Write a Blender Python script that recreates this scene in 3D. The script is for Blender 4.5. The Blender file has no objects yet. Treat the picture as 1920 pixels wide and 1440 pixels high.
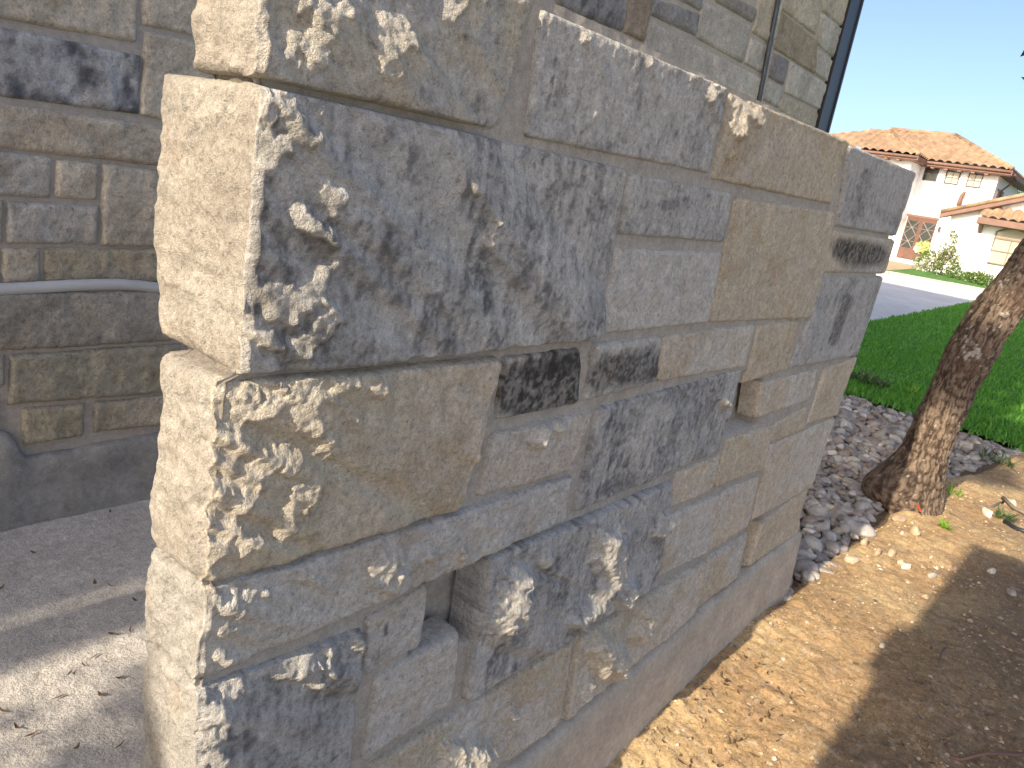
import bpy, bmesh, math, random
import numpy as np
from mathutils import Matrix, Vector

random.seed(7)
rng = np.random.default_rng(7)
scene = bpy.context.scene
COL = scene.collection
rad = math.radians

# ------------------------------------------------------------------ camera, sky, sun
S = 0.8                      # metres per survey unit (distance from lens to wall face)
EYE = 1.854 * S              # lens height above the dirt strip
FPX = 1442.0
R = np.array([[0.63416755, -0.09656792, 0.76714155],
              [-0.75470022, -0.29302223, 0.58699707],
              [0.16810444, -0.95121638, -0.25870502]])
SUN_EL, SUN_AZ = 31.0, 0.7   # sun height; degrees by which it comes from behind the wall plane

cam_data = bpy.data.cameras.new('camera')
cam = bpy.data.objects.new('camera', cam_data)
COL.objects.link(cam)
cam_data.sensor_width = 36.0
cam_data.lens = 36.0 * FPX / 1920.0
cam_data.clip_start = 0.02
cam_data.clip_end = 2000.0
M = Matrix(((R[0, 0], -R[0, 1], -R[0, 2], 0), (R[1, 0], -R[1, 1], -R[1, 2], 0), (R[2, 0], -R[2, 1], -R[2, 2], EYE), (0, 0, 0, 1)))
cam.matrix_world = M
scene.camera = cam

world = bpy.data.worlds.new('World')
scene.world = world
world.use_nodes = True
wn = world.node_tree
sky = wn.nodes.new('ShaderNodeTexSky')
sky.sky_type = 'NISHITA'
sky.sun_disc = False
sky.sun_elevation = rad(SUN_EL)
sky.sun_rotation = rad(-90)
sky.altitude = 100
sky.air_density = 0.6
sky.dust_density = 3.0
sky.ozone_density = 3.0
bg = wn.nodes['Background']
bg.inputs['Strength'].default_value = 0.15
wb = wn.nodes.new('ShaderNodeVectorMath'); wb.operation = 'MULTIPLY'      # camera white balance of the whole sky
wb.inputs[1].default_value = (1.09, 1.005, .90)
wn.links.new(sky.outputs[0], wb.inputs[0]); wn.links.new(wb.outputs[0], bg.inputs[0])

sun_data = bpy.data.lights.new('sun', 'SUN')
sun = bpy.data.objects.new('sun', sun_data)
COL.objects.link(sun)
sun_data.energy = 3.75
sun_data.angle = rad(0.4)
sun_data.color = (1.0, 0.87, 0.69)
_el, _az = rad(SUN_EL), rad(SUN_AZ)
sun_dir = Vector((math.cos(_el) * math.cos(_az), -math.cos(_el) * math.sin(_az), -math.sin(_el)))
sun.rotation_euler = sun_dir.to_track_quat('-Z', 'Y').to_euler()
sun.location = (-20, 0, 20)

scene.view_settings.view_transform = 'Standard'
scene.view_settings.look = 'None'
scene.view_settings.gamma = 1.0
scene.view_settings.use_curve_mapping = False
scene.view_settings.exposure = 1.1

# ------------------------------------------------------------------ survey helpers
def ray(px, py):
    v = np.array([px - 960.0, py - 720.0, FPX])
    return R @ v
CAM = np.array([0, 0, EYE])
def onY(px, py, Y):
    r = ray(px, py); return CAM + r * (Y / r[1])
def onX(px, py, X):
    r = ray(px, py); return CAM + r * (X / r[0])
def onZ(px, py, Z):
    r = ray(px, py); return CAM + r * ((Z - EYE) / r[2])
GX = np.array([0, 2.2, 2.8, 3.75, 15, 62, 300, 800]) * S
GZ = (np.array([-2.1, -2.0, -1.926, -1.854, -1.854, -1.29, -0.9, -0.7]) + 1.854) * S
def zg(x): return np.interp(x, GX, GZ)
def onG(px, py):
    p = onZ(px, py, 0)
    for _ in range(30):
        z = zg(p[0]); r = ray(px, py)
        p = CAM + r * ((z - EYE) / r[2]) if r[2] < -1e-4 else p
    return p
def proj(P):
    P = np.atleast_2d(P) - CAM
    v = P @ R
    return 960 + FPX * v[:, 0] / v[:, 2], 720 + FPX * v[:, 1] / v[:, 2], v[:, 2]

# ------------------------------------------------------------------ noise
def _h(ix, iy, iz, seed):
    n = (ix.astype(np.uint32) * np.uint32(374761393) + iy.astype(np.uint32) * np.uint32(668265263) + iz.astype(np.uint32) * np.uint32(2147483647 - 12345) + np.uint32((seed * 974711 + 77) & 0xffffffff))
    n = (n ^ (n >> np.uint32(13))) * np.uint32(1274126177)
    n = n ^ (n >> np.uint32(16))
    n = n * np.uint32(2246822519)
    n = n ^ (n >> np.uint32(15))
    return n.astype(np.float32) * np.float32(2.0 / 4294967295.0) - np.float32(1)
def vn2(x, y, seed=0):
    x = np.asarray(x, np.float32); y = np.asarray(y, np.float32)
    xf, yf = np.floor(x), np.floor(y)
    ix, iy = xf.astype(np.int64), yf.astype(np.int64)
    fx, fy = x - xf, y - yf
    u = fx * fx * fx * (fx * (fx * 6 - 15) + 10); v = fy * fy * fy * (fy * (fy * 6 - 15) + 10)
    z = np.zeros_like(ix)
    a = _h(ix, iy, z, seed); b = _h(ix + 1, iy, z, seed); c = _h(ix, iy + 1, z, seed); d = _h(ix + 1, iy + 1, z, seed)
    return (a * (1 - u) + b * u) * (1 - v) + (c * (1 - u) + d * u) * v
def fbm(x, y, scale, oct=4, seed=0, gain=0.5, rot=True):
    x = np.asarray(x, np.float32) / scale; y = np.asarray(y, np.float32) / scale
    s = 0; a = 1.0; t = 0
    for o in range(oct):
        s = s + a * vn2(x, y, seed + o * 17); t += a; a *= gain
        x, y = (0.8 * x - 0.6 * y) * 2.03 + 3.1, (0.6 * x + 0.8 * y) * 2.03 + 7.7
    return s / t
def ridged(x, y, scale, oct=4, seed=0):
    x = np.asarray(x, np.float32) / scale; y = np.asarray(y, np.float32) / scale
    s = 0; a = 1.0; t = 0
    for o in range(oct):
        s = s + a * (1 - 2 * np.abs(vn2(x, y, seed + o * 31))); t += a; a *= 0.5
        x, y = (0.8 * x - 0.6 * y) * 2.1 + 1.7, (0.6 * x + 0.8 * y) * 2.1 + 4.3
    return s / t
def sstep(a, b, x):
    t = np.clip((x - a) / (b - a + 1e-12), 0, 1); return t * t * (3 - 2 * t)
def mix(a, b, t):
    a = np.asarray(a, np.float32); b = np.asarray(b, np.float32)
    return a + (b - a) * t

# ------------------------------------------------------------------ object helpers
def tag(o, label=None, cat=None, group=None, kind=None):
    if label: o['label'] = label
    if cat: o['category'] = cat
    if group: o['group'] = group
    if kind: o['kind'] = kind
    return o
def empty(name, loc=(0, 0, 0), **k):
    o = bpy.data.objects.new(name, None); COL.objects.link(o); o.location = loc
    o.empty_display_size = 0.1
    return tag(o, **k)
def link(name, me, mat=None, parent=None, loc=(0, 0, 0), **k):
    o = bpy.data.objects.new(name, me); COL.objects.link(o)
    if mat is not None and not me.materials: me.materials.append(mat)
    o.location = loc
    if parent is not None: o.parent = parent
    return tag(o, **k)
def mesh_np(name, V, F, smooth=True, color=None):
    """V (n,3); F (m,3) or (m,4) index arrays (or a list of both)."""
    if not isinstance(F, list): F = [F]
    F = [np.asarray(f, np.int32) for f in F if len(f)]
    me = bpy.data.meshes.new(name)
    V = np.asarray(V, np.float32)
    me.vertices.add(len(V)); me.vertices.foreach_set('co', V.ravel())
    loops = np.concatenate([f.ravel() for f in F])
    tot = np.concatenate([np.full(len(f), f.shape[1], np.int32) for f in F])
    start = np.concatenate([[0], np.cumsum(tot)[:-1]]).astype(np.int32)
    me.loops.add(len(loops)); me.loops.foreach_set('vertex_index', loops)
    me.polygons.add(len(tot)); me.polygons.foreach_set('loop_start', start); me.polygons.foreach_set('loop_total', tot)
    me.polygons.foreach_set('use_smooth', np.full(len(tot), smooth, bool))
    me.update(calc_edges=True)
    if color is not None:
        at = me.attributes.new('albedo', 'FLOAT_COLOR', 'POINT')
        c = np.ones((len(V), 4), np.float32); c[:, :3] = color
        at.data.foreach_set('color', c.ravel())
    return me
def grid_faces(nr, nc, flip=False):
    i = np.arange(nr * nc, dtype=np.int32).reshape(nr, nc)
    f = np.stack([i[:-1, :-1], i[:-1, 1:], i[1:, 1:], i[1:, :-1]], -1).reshape(-1, 4)
    return f[:, ::-1] if flip else f
class MB:
    def __init__(s): s.v = []; s.f = []
    def box(s, lo, hi, rot=None, org=None):
        b = len(s.v)
        for z in (lo[2], hi[2]):
            for x, y in ((lo[0], lo[1]), (hi[0], lo[1]), (hi[0], hi[1]), (lo[0], hi[1])):
                p = Vector((x, y, z))
                if rot is not None: p = rot @ p
                if org is not None: p = p + Vector(org)
                s.v.append(tuple(p))
        s.f += [tuple(b + i for i in q) for q in ((3, 2, 1, 0), (4, 5, 6, 7), (0, 1, 5, 4), (1, 2, 6, 5), (2, 3, 7, 6), (3, 0, 4, 7))]
        return s
    def poly(s, pts):
        b = len(s.v); s.v += [tuple(p) for p in pts]; s.f.append(tuple(range(b, b + len(pts)))); return s
    def prism(s, pts, off):
        b = len(s.v); n = len(pts); off = Vector(off)
        s.v += [tuple(p) for p in pts] + [tuple(Vector(p) + off) for p in pts]
        s.f.append(tuple(range(b, b + n))); s.f.append(tuple(range(b + 2 * n - 1, b + n - 1, -1)))
        for i in range(n):
            j = (i + 1) % n; s.f.append((b + i, b + n + i, b + n + j, b + j))
        return s
    def tube(s, pts, r, n=8, caps=True):
        pts = [Vector(p) for p in pts]; b = len(s.v); k = len(pts)
        rr = r if isinstance(r, (list, tuple)) else [r] * k
        ref = Vector((0, 0, 1))
        if abs((pts[-1] - pts[0]).normalized().z) > 0.9: ref = Vector((1, 0, 0))
        for i, p in enumerate(pts):
            d = (pts[min(i + 1, k - 1)] - pts[max(i - 1, 0)]).normalized()
            a = d.cross(ref).normalized(); c = d.cross(a)
            for j in range(n):
                t = 2 * math.pi * j / n; s.v.append(tuple(p + (a * math.cos(t) + c * math.sin(t)) * rr[i]))
        for i in range(k - 1):
            for j in range(n):
                s.f.append((b + i * n + j, b + i * n + (j + 1) % n, b + (i + 1) * n + (j + 1) % n, b + (i + 1) * n + j))
        if caps:
            s.f.append(tuple(b + j for j in range(n))[::-1]); s.f.append(tuple(b + (k - 1) * n + j for j in range(n)))
        return s
    def build(s, name, mat, parent=None, smooth=False, bevel=0, **k):
        me = bpy.data.meshes.new(name); me.from_pydata(s.v, [], s.f); 
        bm = bmesh.new(); bm.from_mesh(me); bmesh.ops.recalc_face_normals(bm, faces=bm.faces)
        if bevel: bmesh.ops.bevel(bm, geom=bm.edges[:], offset=bevel, segments=2, affect='EDGES', profile=0.6)
        bm.to_mesh(me); bm.free()
        if smooth: me.polygons.foreach_set('use_smooth', [True] * len(me.polygons))
        return link(name, me, mat, parent, **k)

# ------------------------------------------------------------------ materials
def new_mat(name):
    m = bpy.data.materials.new(name); m.use_nodes = True
    return m, m.node_tree, m.node_tree.nodes['Principled BSDF']
def nn(t, kind, **k):
    n = t.nodes.new(kind)
    for a, v in k.items():
        if a.startswith('i_'): n.inputs[a[2:].replace('_', ' ')].default_value = v
        else: setattr(n, a, v)
    return n
def mineral(name, base=None, attr='albedo', fine=260, fine_amt=0.22, mid=40, mid_amt=0.12, bump=0.35, bdist=0.002, rough=0.92, spec=0.25, grit=None, pit=0.0, coord='Object'):
    """Stone, mortar, dirt: colour from the mesh's own mineral colour attribute or a base colour, broken by grain at three sizes, with grain relief."""
    m, t, p = new_mat(name); L = t.links.new
    tc = nn(t, 'ShaderNodeTexCoord'); grit = grit or math.sqrt(fine * mid)
    def noise(sc, det): 
        n = nn(t, 'ShaderNodeTexNoise', i_Scale=sc, i_Detail=det, i_Roughness=0.68); L(tc.outputs[coord], n.inputs['Vector']); return n.outputs[0]
    def rng_(o, a):
        r = nn(t, 'ShaderNodeMapRange'); L(o, r.inputs[0]); r.inputs[1].default_value = .3; r.inputs[2].default_value = .7; r.inputs[3].default_value = 1 - a; r.inputs[4].default_value = 1 + a; return r.outputs[0]
    def math_(op, a, b):
        n = nn(t, 'ShaderNodeMath', operation=op); L(a, n.inputs[0])
        if isinstance(b, float): n.inputs[1].default_value = b
        else: L(b, n.inputs[1])
        return n.outputs[0]
    n1, n2, n3 = noise(fine, 3.0), noise(mid, 6.0), noise(grit, 5.0)
    mu = math_('MULTIPLY', math_('MULTIPLY', rng_(n1, fine_amt), rng_(n2, mid_amt)), rng_(n3, .5 * (fine_amt + mid_amt)))
    if pit:
        r = nn(t, 'ShaderNodeMapRange'); L(n3, r.inputs[0]); r.inputs[1].default_value = .30; r.inputs[2].default_value = .42; r.inputs[3].default_value = 1 - pit; r.inputs[4].default_value = 1.0
        mu = math_('MULTIPLY', mu, r.outputs[0])
    vm = nn(t, 'ShaderNodeVectorMath', operation='SCALE')
    if base is None:
        a = nn(t, 'ShaderNodeAttribute', attribute_name=attr); L(a.outputs['Color'], vm.inputs[0])
    else:
        vm.inputs[0].default_value = base[:3]
    L(mu, vm.inputs['Scale'])
    L(vm.outputs[0], p.inputs['Base Color'])
    h = math_('ADD', math_('ADD', math_('MULTIPLY', n2, 2.2), math_('MULTIPLY', n3, 1.3)), math_('MULTIPLY', n1, .7))
    b = nn(t, 'ShaderNodeBump', i_Strength=bump, i_Distance=bdist); L(h, b.inputs['Height']); L(b.outputs[0], p.inputs['Normal'])
    p.inputs['Roughness'].default_value = rough; p.inputs['Specular IOR Level'].default_value = spec
    return m
def plain(name, col, rough=0.6, metal=0.0, spec=0.4, var=0.12, scale=8, bump=0.0, bdist=0.01):
    m, t, p = new_mat(name); L = t.links.new
    tc = nn(t, 'ShaderNodeTexCoord'); n = nn(t, 'ShaderNodeTexNoise', i_Scale=scale, i_Detail=5.0); L(tc.outputs['Object'], n.inputs['Vector'])
    r = nn(t, 'ShaderNodeMapRange'); L(n.outputs[0], r.inputs[0]); r.inputs[1].default_value = .3; r.inputs[2].default_value = .7; r.inputs[3].default_value = 1 - var; r.inputs[4].default_value = 1 + var
    vm = nn(t, 'ShaderNodeVectorMath', operation='SCALE'); vm.inputs[0].default_value = col; L(r.outputs[0], vm.inputs['Scale']); L(vm.outputs[0], p.inputs['Base Color'])
    if bump:
        b = nn(t, 'ShaderNodeBump', i_Strength=bump, i_Distance=bdist); L(n.outputs[0], b.inputs['Height']); L(b.outputs[0], p.inputs['Normal'])
    p.inputs['Roughness'].default_value = rough; p.inputs['Metallic'].default_value = metal; p.inputs['Specular IOR Level'].default_value = spec
    return m
def leafy(name, c1, c2, trans=0.35, rough=0.55):
    m, t, p = new_mat(name); L = t.links.new
    g = nn(t, 'ShaderNodeNewGeometry')
    r = nn(t, 'ShaderNodeMix', data_type='RGBA'); L(g.outputs['Random Per Island'], r.inputs[0]); r.inputs[6].default_value = (*c1, 1); r.inputs[7].default_value = (*c2, 1)
    L(r.outputs[2], p.inputs['Base Color']); p.inputs['Roughness'].default_value = rough; p.inputs['Specular IOR Level'].default_value = 0.3
    tr = nn(t, 'ShaderNodeBsdfTranslucent'); L(r.outputs[2], tr.inputs[0])
    ms = nn(t, 'ShaderNodeMixShader'); ms.inputs[0].default_value = trans
    L(p.outputs[0], ms.inputs[1]); L(tr.outputs[0], ms.inputs[2]); L(ms.outputs[0], t.nodes['Material Output'].inputs[0])
    return m

MAT = dict(
    stone=mineral('limestone', fine=420, fine_amt=.24, mid=38, mid_amt=.20, grit=120, pit=.28, bump=.8, bdist=.0045),
    house_stone=mineral('house_limestone', fine=180, fine_amt=.2, mid=18, mid_amt=.20, grit=60, pit=.3, bump=.7, bdist=.009),
    mortar=mineral('mortar', base=(.40, .36, .305), fine=500, fine_amt=.22, mid=18, mid_amt=.14, bump=.4, bdist=.0015),
    house_mortar=mineral('house_mortar', base=(.46, .41, .35), fine=300, fine_amt=.2, mid=10, mid_amt=.12, bump=.4, bdist=.002),
    footing=mineral('footing_concrete', base=(.45, .40, .325), fine=420, fine_amt=.14, mid=9, mid_amt=.2, bump=.3, bdist=.002),
    end_mortar=mineral('end_mortar', base=(.27, .24, .20), fine=420, fine_amt=.24, mid=38, mid_amt=.24, grit=120, pit=.3, bump=.9, bdist=.006),
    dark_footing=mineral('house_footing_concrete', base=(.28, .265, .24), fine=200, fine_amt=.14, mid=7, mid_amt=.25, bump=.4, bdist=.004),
    pad=mineral('pad_concrete', base=(.53, .495, .45), fine=150, fine_amt=.30, mid=5, mid_amt=.12, bump=.9, bdist=.006),
    dirt=mineral('dirt', fine=300, fine_amt=.3, mid=22, mid_amt=.28, grit=90, pit=.4, bump=.7, bdist=.0045),
    river=mineral('river_rock', fine=180, fine_amt=.16, mid=2.2, mid_amt=.2, grit=9, bump=.25, bdist=.002, rough=.75, spec=.35),
    bark=mineral('bark', fine=260, fine_amt=.3, mid=45, mid_amt=.25, bump=.9, bdist=.005),
    soil=mineral('soil', base=(.16, .115, .075), fine=60, fine_amt=.3, mid=4, mid_amt=.2, bump=.8, bdist=.02),
    far_ground=mineral('far_ground', base=(.34, .29, .21), fine=4, fine_amt=.2, mid=.2, mid_amt=.2, bump=.2, bdist=.05),
    street=mineral('street_concrete', base=(.62, .60, .57), fine=30, fine_amt=.08, mid=.6, mid_amt=.12, bump=.2, bdist=.004),
    kerb=mineral('kerb_concrete', base=(.42, .38, .32), fine=30, fine_amt=.08, mid=1, mid_amt=.1, bump=.2, bdist=.004),
    lawn=mineral('lawn_soil', base=(.08, .19, .035), fine=30, fine_amt=.4, mid=1.5, mid_amt=.3, bump=.6, bdist=.02),
    grass=leafy('grass_blades', (.09, .29, .03), (.20, .44, .07), .4),
    leaf=leafy('oak_leaf', (.04, .075, .02), (.10, .14, .04), .3),
    shrub=leafy('shrub_leaf', (.10, .15, .03), (.30, .32, .10), .35),
    green_shrub=leafy('green_shrub_leaf', (.06, .13, .02), (.16, .24, .05), .3),
    flower=plain('white_petal', (.75, .72, .66), .6),
    weed=leafy('weed_leaf', (.16, .32, .03), (.3, .5, .07), .35),
    weed_dark=leafy('weed_dark_leaf', (.05, .10, .03), (.14, .2, .08), .3),
    dry=leafy('dry_leaf', (.06, .04, .025), (.20, .13, .07), .1),
    black=plain('black_metal', (.012, .016, .024), .45, .0, .5, .2, 3),
    galv=plain('painted_conduit', (.085, .10, .105), .5, .3, .4, .15, 12),
    clamp=plain('bare_clamp', (.38, .42, .40), .45, .6, .4),
    pipe=plain('white_plastic', (.52, .52, .51), .45, 0, .45, .06, 4),
    stucco=plain('white_stucco', (.84, .83, .81), .85, 0, .2, .03, 3, .2, .01),
    tile=plain('clay_tile', (.30, .20, .125), .85, 0, .2, .3, 2.2),
    fascia=plain('brown_fascia', (.20, .115, .085), .6, 0, .3, .12, 3),
    frame=plain('dark_frame', (.06, .055, .05), .5, 0, .4, .1, 3),
    frame_tan=plain('bronze_frame', (.22, .17, .12), .5, 0, .4, .1, 3),
    doorwood=plain('door_wood', (.12, .055, .035), .5, 0, .4, .2, 5),
    iron=plain('door_iron', (.26, .235, .21), .45, .3, .4),
    wreath_w=plain('white_wreath', (.75, .72, .62), .8), wreath_g=plain('green_wreath', (.38, .42, .16), .8, 0, .2, .3, 12),
    path=mineral('path_paving', base=(.40, .30, .19), fine=20, fine_amt=.15, mid=1.2, mid_amt=.2, bump=.2, bdist=.01),
    wood=plain('grey_wood', (.20, .17, .14), .85, 0, .2, .25, 20, .3, .004),
    plastic_black=plain('black_poly_pipe', (.02, .025, .035), .45, 0, .5, .1, 6),
    red=plain('red_line', (.60, .06, .02), .5),
    renders=plain('grey_stucco', (.68, .64, .57), .9),
)
def glass_mat(name, col, rough=0.04):
    m, t, p = new_mat(name)
    p.inputs['Base Color'].default_value = (*col, 1); p.inputs['Roughness'].default_value = rough
    p.inputs['Specular IOR Level'].default_value = 0.4
    return m
MAT['glass'] = glass_mat('window_glass', (.03, .033, .03), .25)
MAT['shade_glass'] = glass_mat('window_glass_over_blind', (.42, .38, .29))

# ------------------------------------------------------------------ the foreground stone wall
Y0 = S
GRES = 0.003
gx0, gx1, gz0, gz1 = 0.42, 3.36, 1.483 - 1.42, 1.483 + 0.30
NXg = int((gx1 - gx0) / GRES) + 1; NZg = int((gz1 - gz0) / GRES) + 1
gX = gx0 + np.arange(NXg) * GRES; gZ = gz0 + np.arange(NZg) * GRES
XX, ZZ = np.meshgrid(gX, gZ, indexing='ij'); XX = XX.astype(np.float32); ZZ = ZZ.astype(np.float32)

# mineral colours
BEIGE = (.60, .515, .395); TAN = (.56, .475, .345); PALE = (.60, .555, .48); GREY = (.47, .455, .425); BLUEG = (.49, .475, .445); DARK = (.12, .12, .12); BLACK = (.035, .034, .034); OLIVE = (.55, .48, .36); LGREY = (.56, .53, .48)
# px corners TL TR BR BL | base proud | main colour, second colour, how much stain, end-face px at the left (None = mid wall)
ST = [
 ('S1', [(489, -215), (1002, 3), (928, 244), (468, 144)], .026, GREY, OLIVE, .25, [(374, 10), (366, 112)]),
 ('S2', [(1016, 14), (1364, 164), (1329, 326), (984, 257)], .017, GREY, LGREY, .35, None),
 ('S3', [(1369, 172), (1588, 262), (1557, 384), (1334, 337)], .014, (.56, .485, .375), TAN, .05, None),
 ('S4', [(1591, 269), (1716, 322), (1677, 443), (1567, 425)], .018, BLUEG, GREY, .3, None),
 ('S5', [(473, 154), (1176, 317), (1120, 634), (440, 703)], .029, BLUEG, LGREY, .55, [(308, 140), (293, 400), (300, 690)]),
 ('S6', [(1182, 323), (1374, 361), (1358, 456), (1160, 441)], .012, GREY, LGREY, .35, None),
 ('S7', [(1155, 463), (1355, 473), (1328, 606), (1122, 629)], .012, LGREY, PALE, .08, None),
 ('S8', [(1380, 368), (1567, 397), (1526, 597), (1331, 606)], .013, TAN, OLIVE, .04, None),
 ('S9', [(1566, 431), (1676, 449), (1657, 514), (1545, 512)], .014, LGREY, OLIVE, .1, None),
 ('S10', [(1545, 519), (1656, 519), (1607, 668), (1480, 692)], .014, GREY, BLUEG, .35, None),
 ('S11', [(1245, 628), (1416, 608), (1396, 689), (1232, 717)], .011, BEIGE, PALE, .04, None),
 ('S12', [(1422, 609), (1498, 598), (1476, 694), (1396, 720)], .013, BEIGE, TAN, .06, None),
 ('S13', [(944, 669), (1087, 651), (1085, 758), (926, 790)], .011, LGREY, PALE, .05, None),
 ('S14', [(1113, 644), (1241, 630), (1230, 716), (1094, 755)], .011, LGREY, PALE, .05, None),
 ('S15', [(405, 715), (930, 667), (850, 950), (378, 1095)], .026, OLIVE, BEIGE, .08, [(306, 700), (290, 900), (283, 975), (287, 1040)]),
 ('S16', [(922, 813), (1112, 767), (1070, 882), (892, 933)], .013, (.59, .505, .42), PALE, .05, None),
 ('S17', [(1120, 764), (1392, 691), (1347, 847), (1074, 962)], .013, GREY, LGREY, .55, None),
 ('S18', [(1428, 717), (1536, 691), (1516, 753), (1417, 786)], .010, PALE, BEIGE, .03, None),
 ('S19', [(1545, 692), (1608, 668), (1567, 780), (1512, 797)], .012, BEIGE, TAN, .05, None),
 ('S20', [(1457, 792), (1513, 761), (1509, 808), (1443, 832)], .008, TAN, PALE, .05, None),
 ('S21', [(1365, 822), (1455, 795), (1427, 884), (1337, 916)], .010, TAN, BEIGE, .04, None),
 ('S22', [(1268, 885), (1352, 850), (1335, 917), (1255, 955)], .009, BEIGE, PALE, .04, None),
 ('S23', [(1444, 834), (1566, 782), (1522, 914), (1411, 976)], .011, BEIGE, PALE, .05, None),
 ('S24', [(1352, 922), (1425, 892), (1401, 988), (1326, 1036)], .010, PALE, BEIGE, .04, None),
 ('S25', [(1254, 966), (1347, 925), (1323, 1036), (1237, 1084)], .010, PALE, LGREY, .06, None),
 ('S26', [(382, 1102), (1070, 890), (1055, 976), (365, 1278)], .016, LGREY, PALE, .12, [(283, 1045), (274, 1100), (280, 1236)]),
 ('S27', [(907, 1045), (1257, 900), (1222, 1092), (867, 1314)], .034, GREY, LGREY, .5, None),
 ('S28', [(683, 1158), (803, 1094), (788, 1212), (681, 1270)], .010, OLIVE, LGREY, .15, None),
 ('S29', [(703, 1268), (860, 1182), (848, 1315), (676, 1430)], .012, LGREY, PALE, .05, None),
 ('S30', [(364, 1290), (677, 1178), (640, 1470), (350, 1640)], .026, BLUEG, GREY, .5, [(276, 1255), (262, 1440), (255, 1600)]),
 ('S31', [(668, 1448), (1073, 1198), (1046, 1356), (646, 1640)], .014, OLIVE, PALE, .05, None),
 ('S32', [(1083, 1189), (1322, 1048), (1296, 1150), (1053, 1352)], .024, OLIVE, PALE, .06, None),
 ('S33', [(1328, 1044), (1403, 998), (1378, 1083), (1302, 1144)], .010, LGREY, OLIVE, .15, None),
 ('S34', [(1428, 981), (1516, 912), (1494, 1001), (1400, 1064)], .010, TAN, BEIGE, .05, None),
]
NICHES = [[(1394, 714), (1429, 716), (1418, 788), (1371, 801)], [(1405, 992), (1428, 981), (1416, 1050), (1396, 1066)], [(803, 1090), (907, 1046), (882, 1182), (787, 1208)]]
# sunlit, freshly chipped scabs near the sunward end: strokes in survey pixels (x0,y0,x1,y1,r)
CHIPS = [(578,20,580,110,12),(545,60,535,112,8),(600,15,560,5,10),(622,18,610,48,7),(716,30,704,130,10),(735,55,742,72,14),(715,45,728,60,10),(836,5,832,32,7),(872,8,858,18,6),(660,8,664,14,4),
 (515,168,526,205,9),(480,220,492,285,10),(502,300,496,312,7),(530,210,545,225,8),(540,240,550,252,13),(515,275,490,290,11),(475,262,470,300,6),(590,195,594,205,5),(575,250,570,262,6),(480,180,474,210,5),
 (590,340,600,395,9),(610,372,598,390,9),(548,400,580,425,7),(590,430,592,448,5),(625,352,628,362,4),
 (492,535,522,588,13),(530,532,534,552,7),(560,540,552,560,13),(596,500,572,555,8),(478,620,460,628,11),(556,630,548,660,11),(580,600,560,640,9),(447,540,444,660,5),(470,540,455,545,5),(590,570,600,590,6),(500,640,470,650,5),
 (905,408,891,450,6),(846,332,842,348,4),(868,345,866,360,3),
 (412,752,420,830,22),(452,740,430,790,14),(560,735,552,765,20),(600,730,642,706,7),(505,735,480,770,14),(425,850,405,900,15),(485,862,440,940,12),(515,845,500,860,8),(548,915,520,985,11),(575,900,560,920,6),(595,826,590,842,8),(400,960,395,1020,17),(430,960,440,1015,9),(395,1040,385,1085,8),(690,716,678,722,6),(568,785,562,800,5),(648,775,642,785,5),(884,848,874,856,5),(460,1012,452,1030,6),(520,870,540,850,7),
 (1006,800,995,825,5),(1036,794,1040,797,3),(1350,742,1353,752,4),
 (402,1112,435,1130,9),(440,1112,470,1108,6),(415,1160,418,1175,5),(562,1076,572,1090,6),(478,1106,490,1102,5),(718,1045,700,1075,11),(690,1062,700,1085,9),(735,1075,728,1098,4),(795,1028,796,1038,3),(858,1025,856,1035,3),(405,1235,430,1225,5),
 (520,1255,565,1225,11),(600,1240,608,1255,6),(577,1268,590,1280,5),(600,1208,606,1220,6),(660,1190,664,1205,6),(395,1320,400,1350,12),(425,1285,440,1275,8),(375,1370,385,1400,9),(400,1410,402,1435,9),
 (930,1112,962,1068,11),(922,1160,930,1130,11),(950,1140,957,1110,6),(1113,1000,1106,1045,12),(1135,1020,1128,1060,8),(1125,1075,1095,1125,8),(1066,1155,1085,1130,6),(1010,1035,1002,1050,5),(1236,968,1216,992,6),(1160,1095,1150,1118,5),(915,1195,920,1180,4),(1150,985,1140,990,4),
 (1118,1210,1110,1255,6),(1095,1270,1085,1300,4),(1200,1150,1186,1180,4),(1152,1225,1140,1240,4),(1150,1245,1147,1252,3),
 (842,1400,835,1425,10),(882,1405,880,1435,12),(868,1380,866,1400,5),(955,1335,950,1345,3),(830,1430,850,1445,6),
 (1030,18,1032,36,5),(1100,56,1094,68,6),(1150,72,1152,82,4),(1215,108,1212,122,4),(1310,132,1300,145,4),(1340,150,1325,180,5),(1352,165,1350,172,3),(1388,185,1370,245,7),(1418,200,1412,228,5),(1400,195,1405,215,6)]
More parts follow.
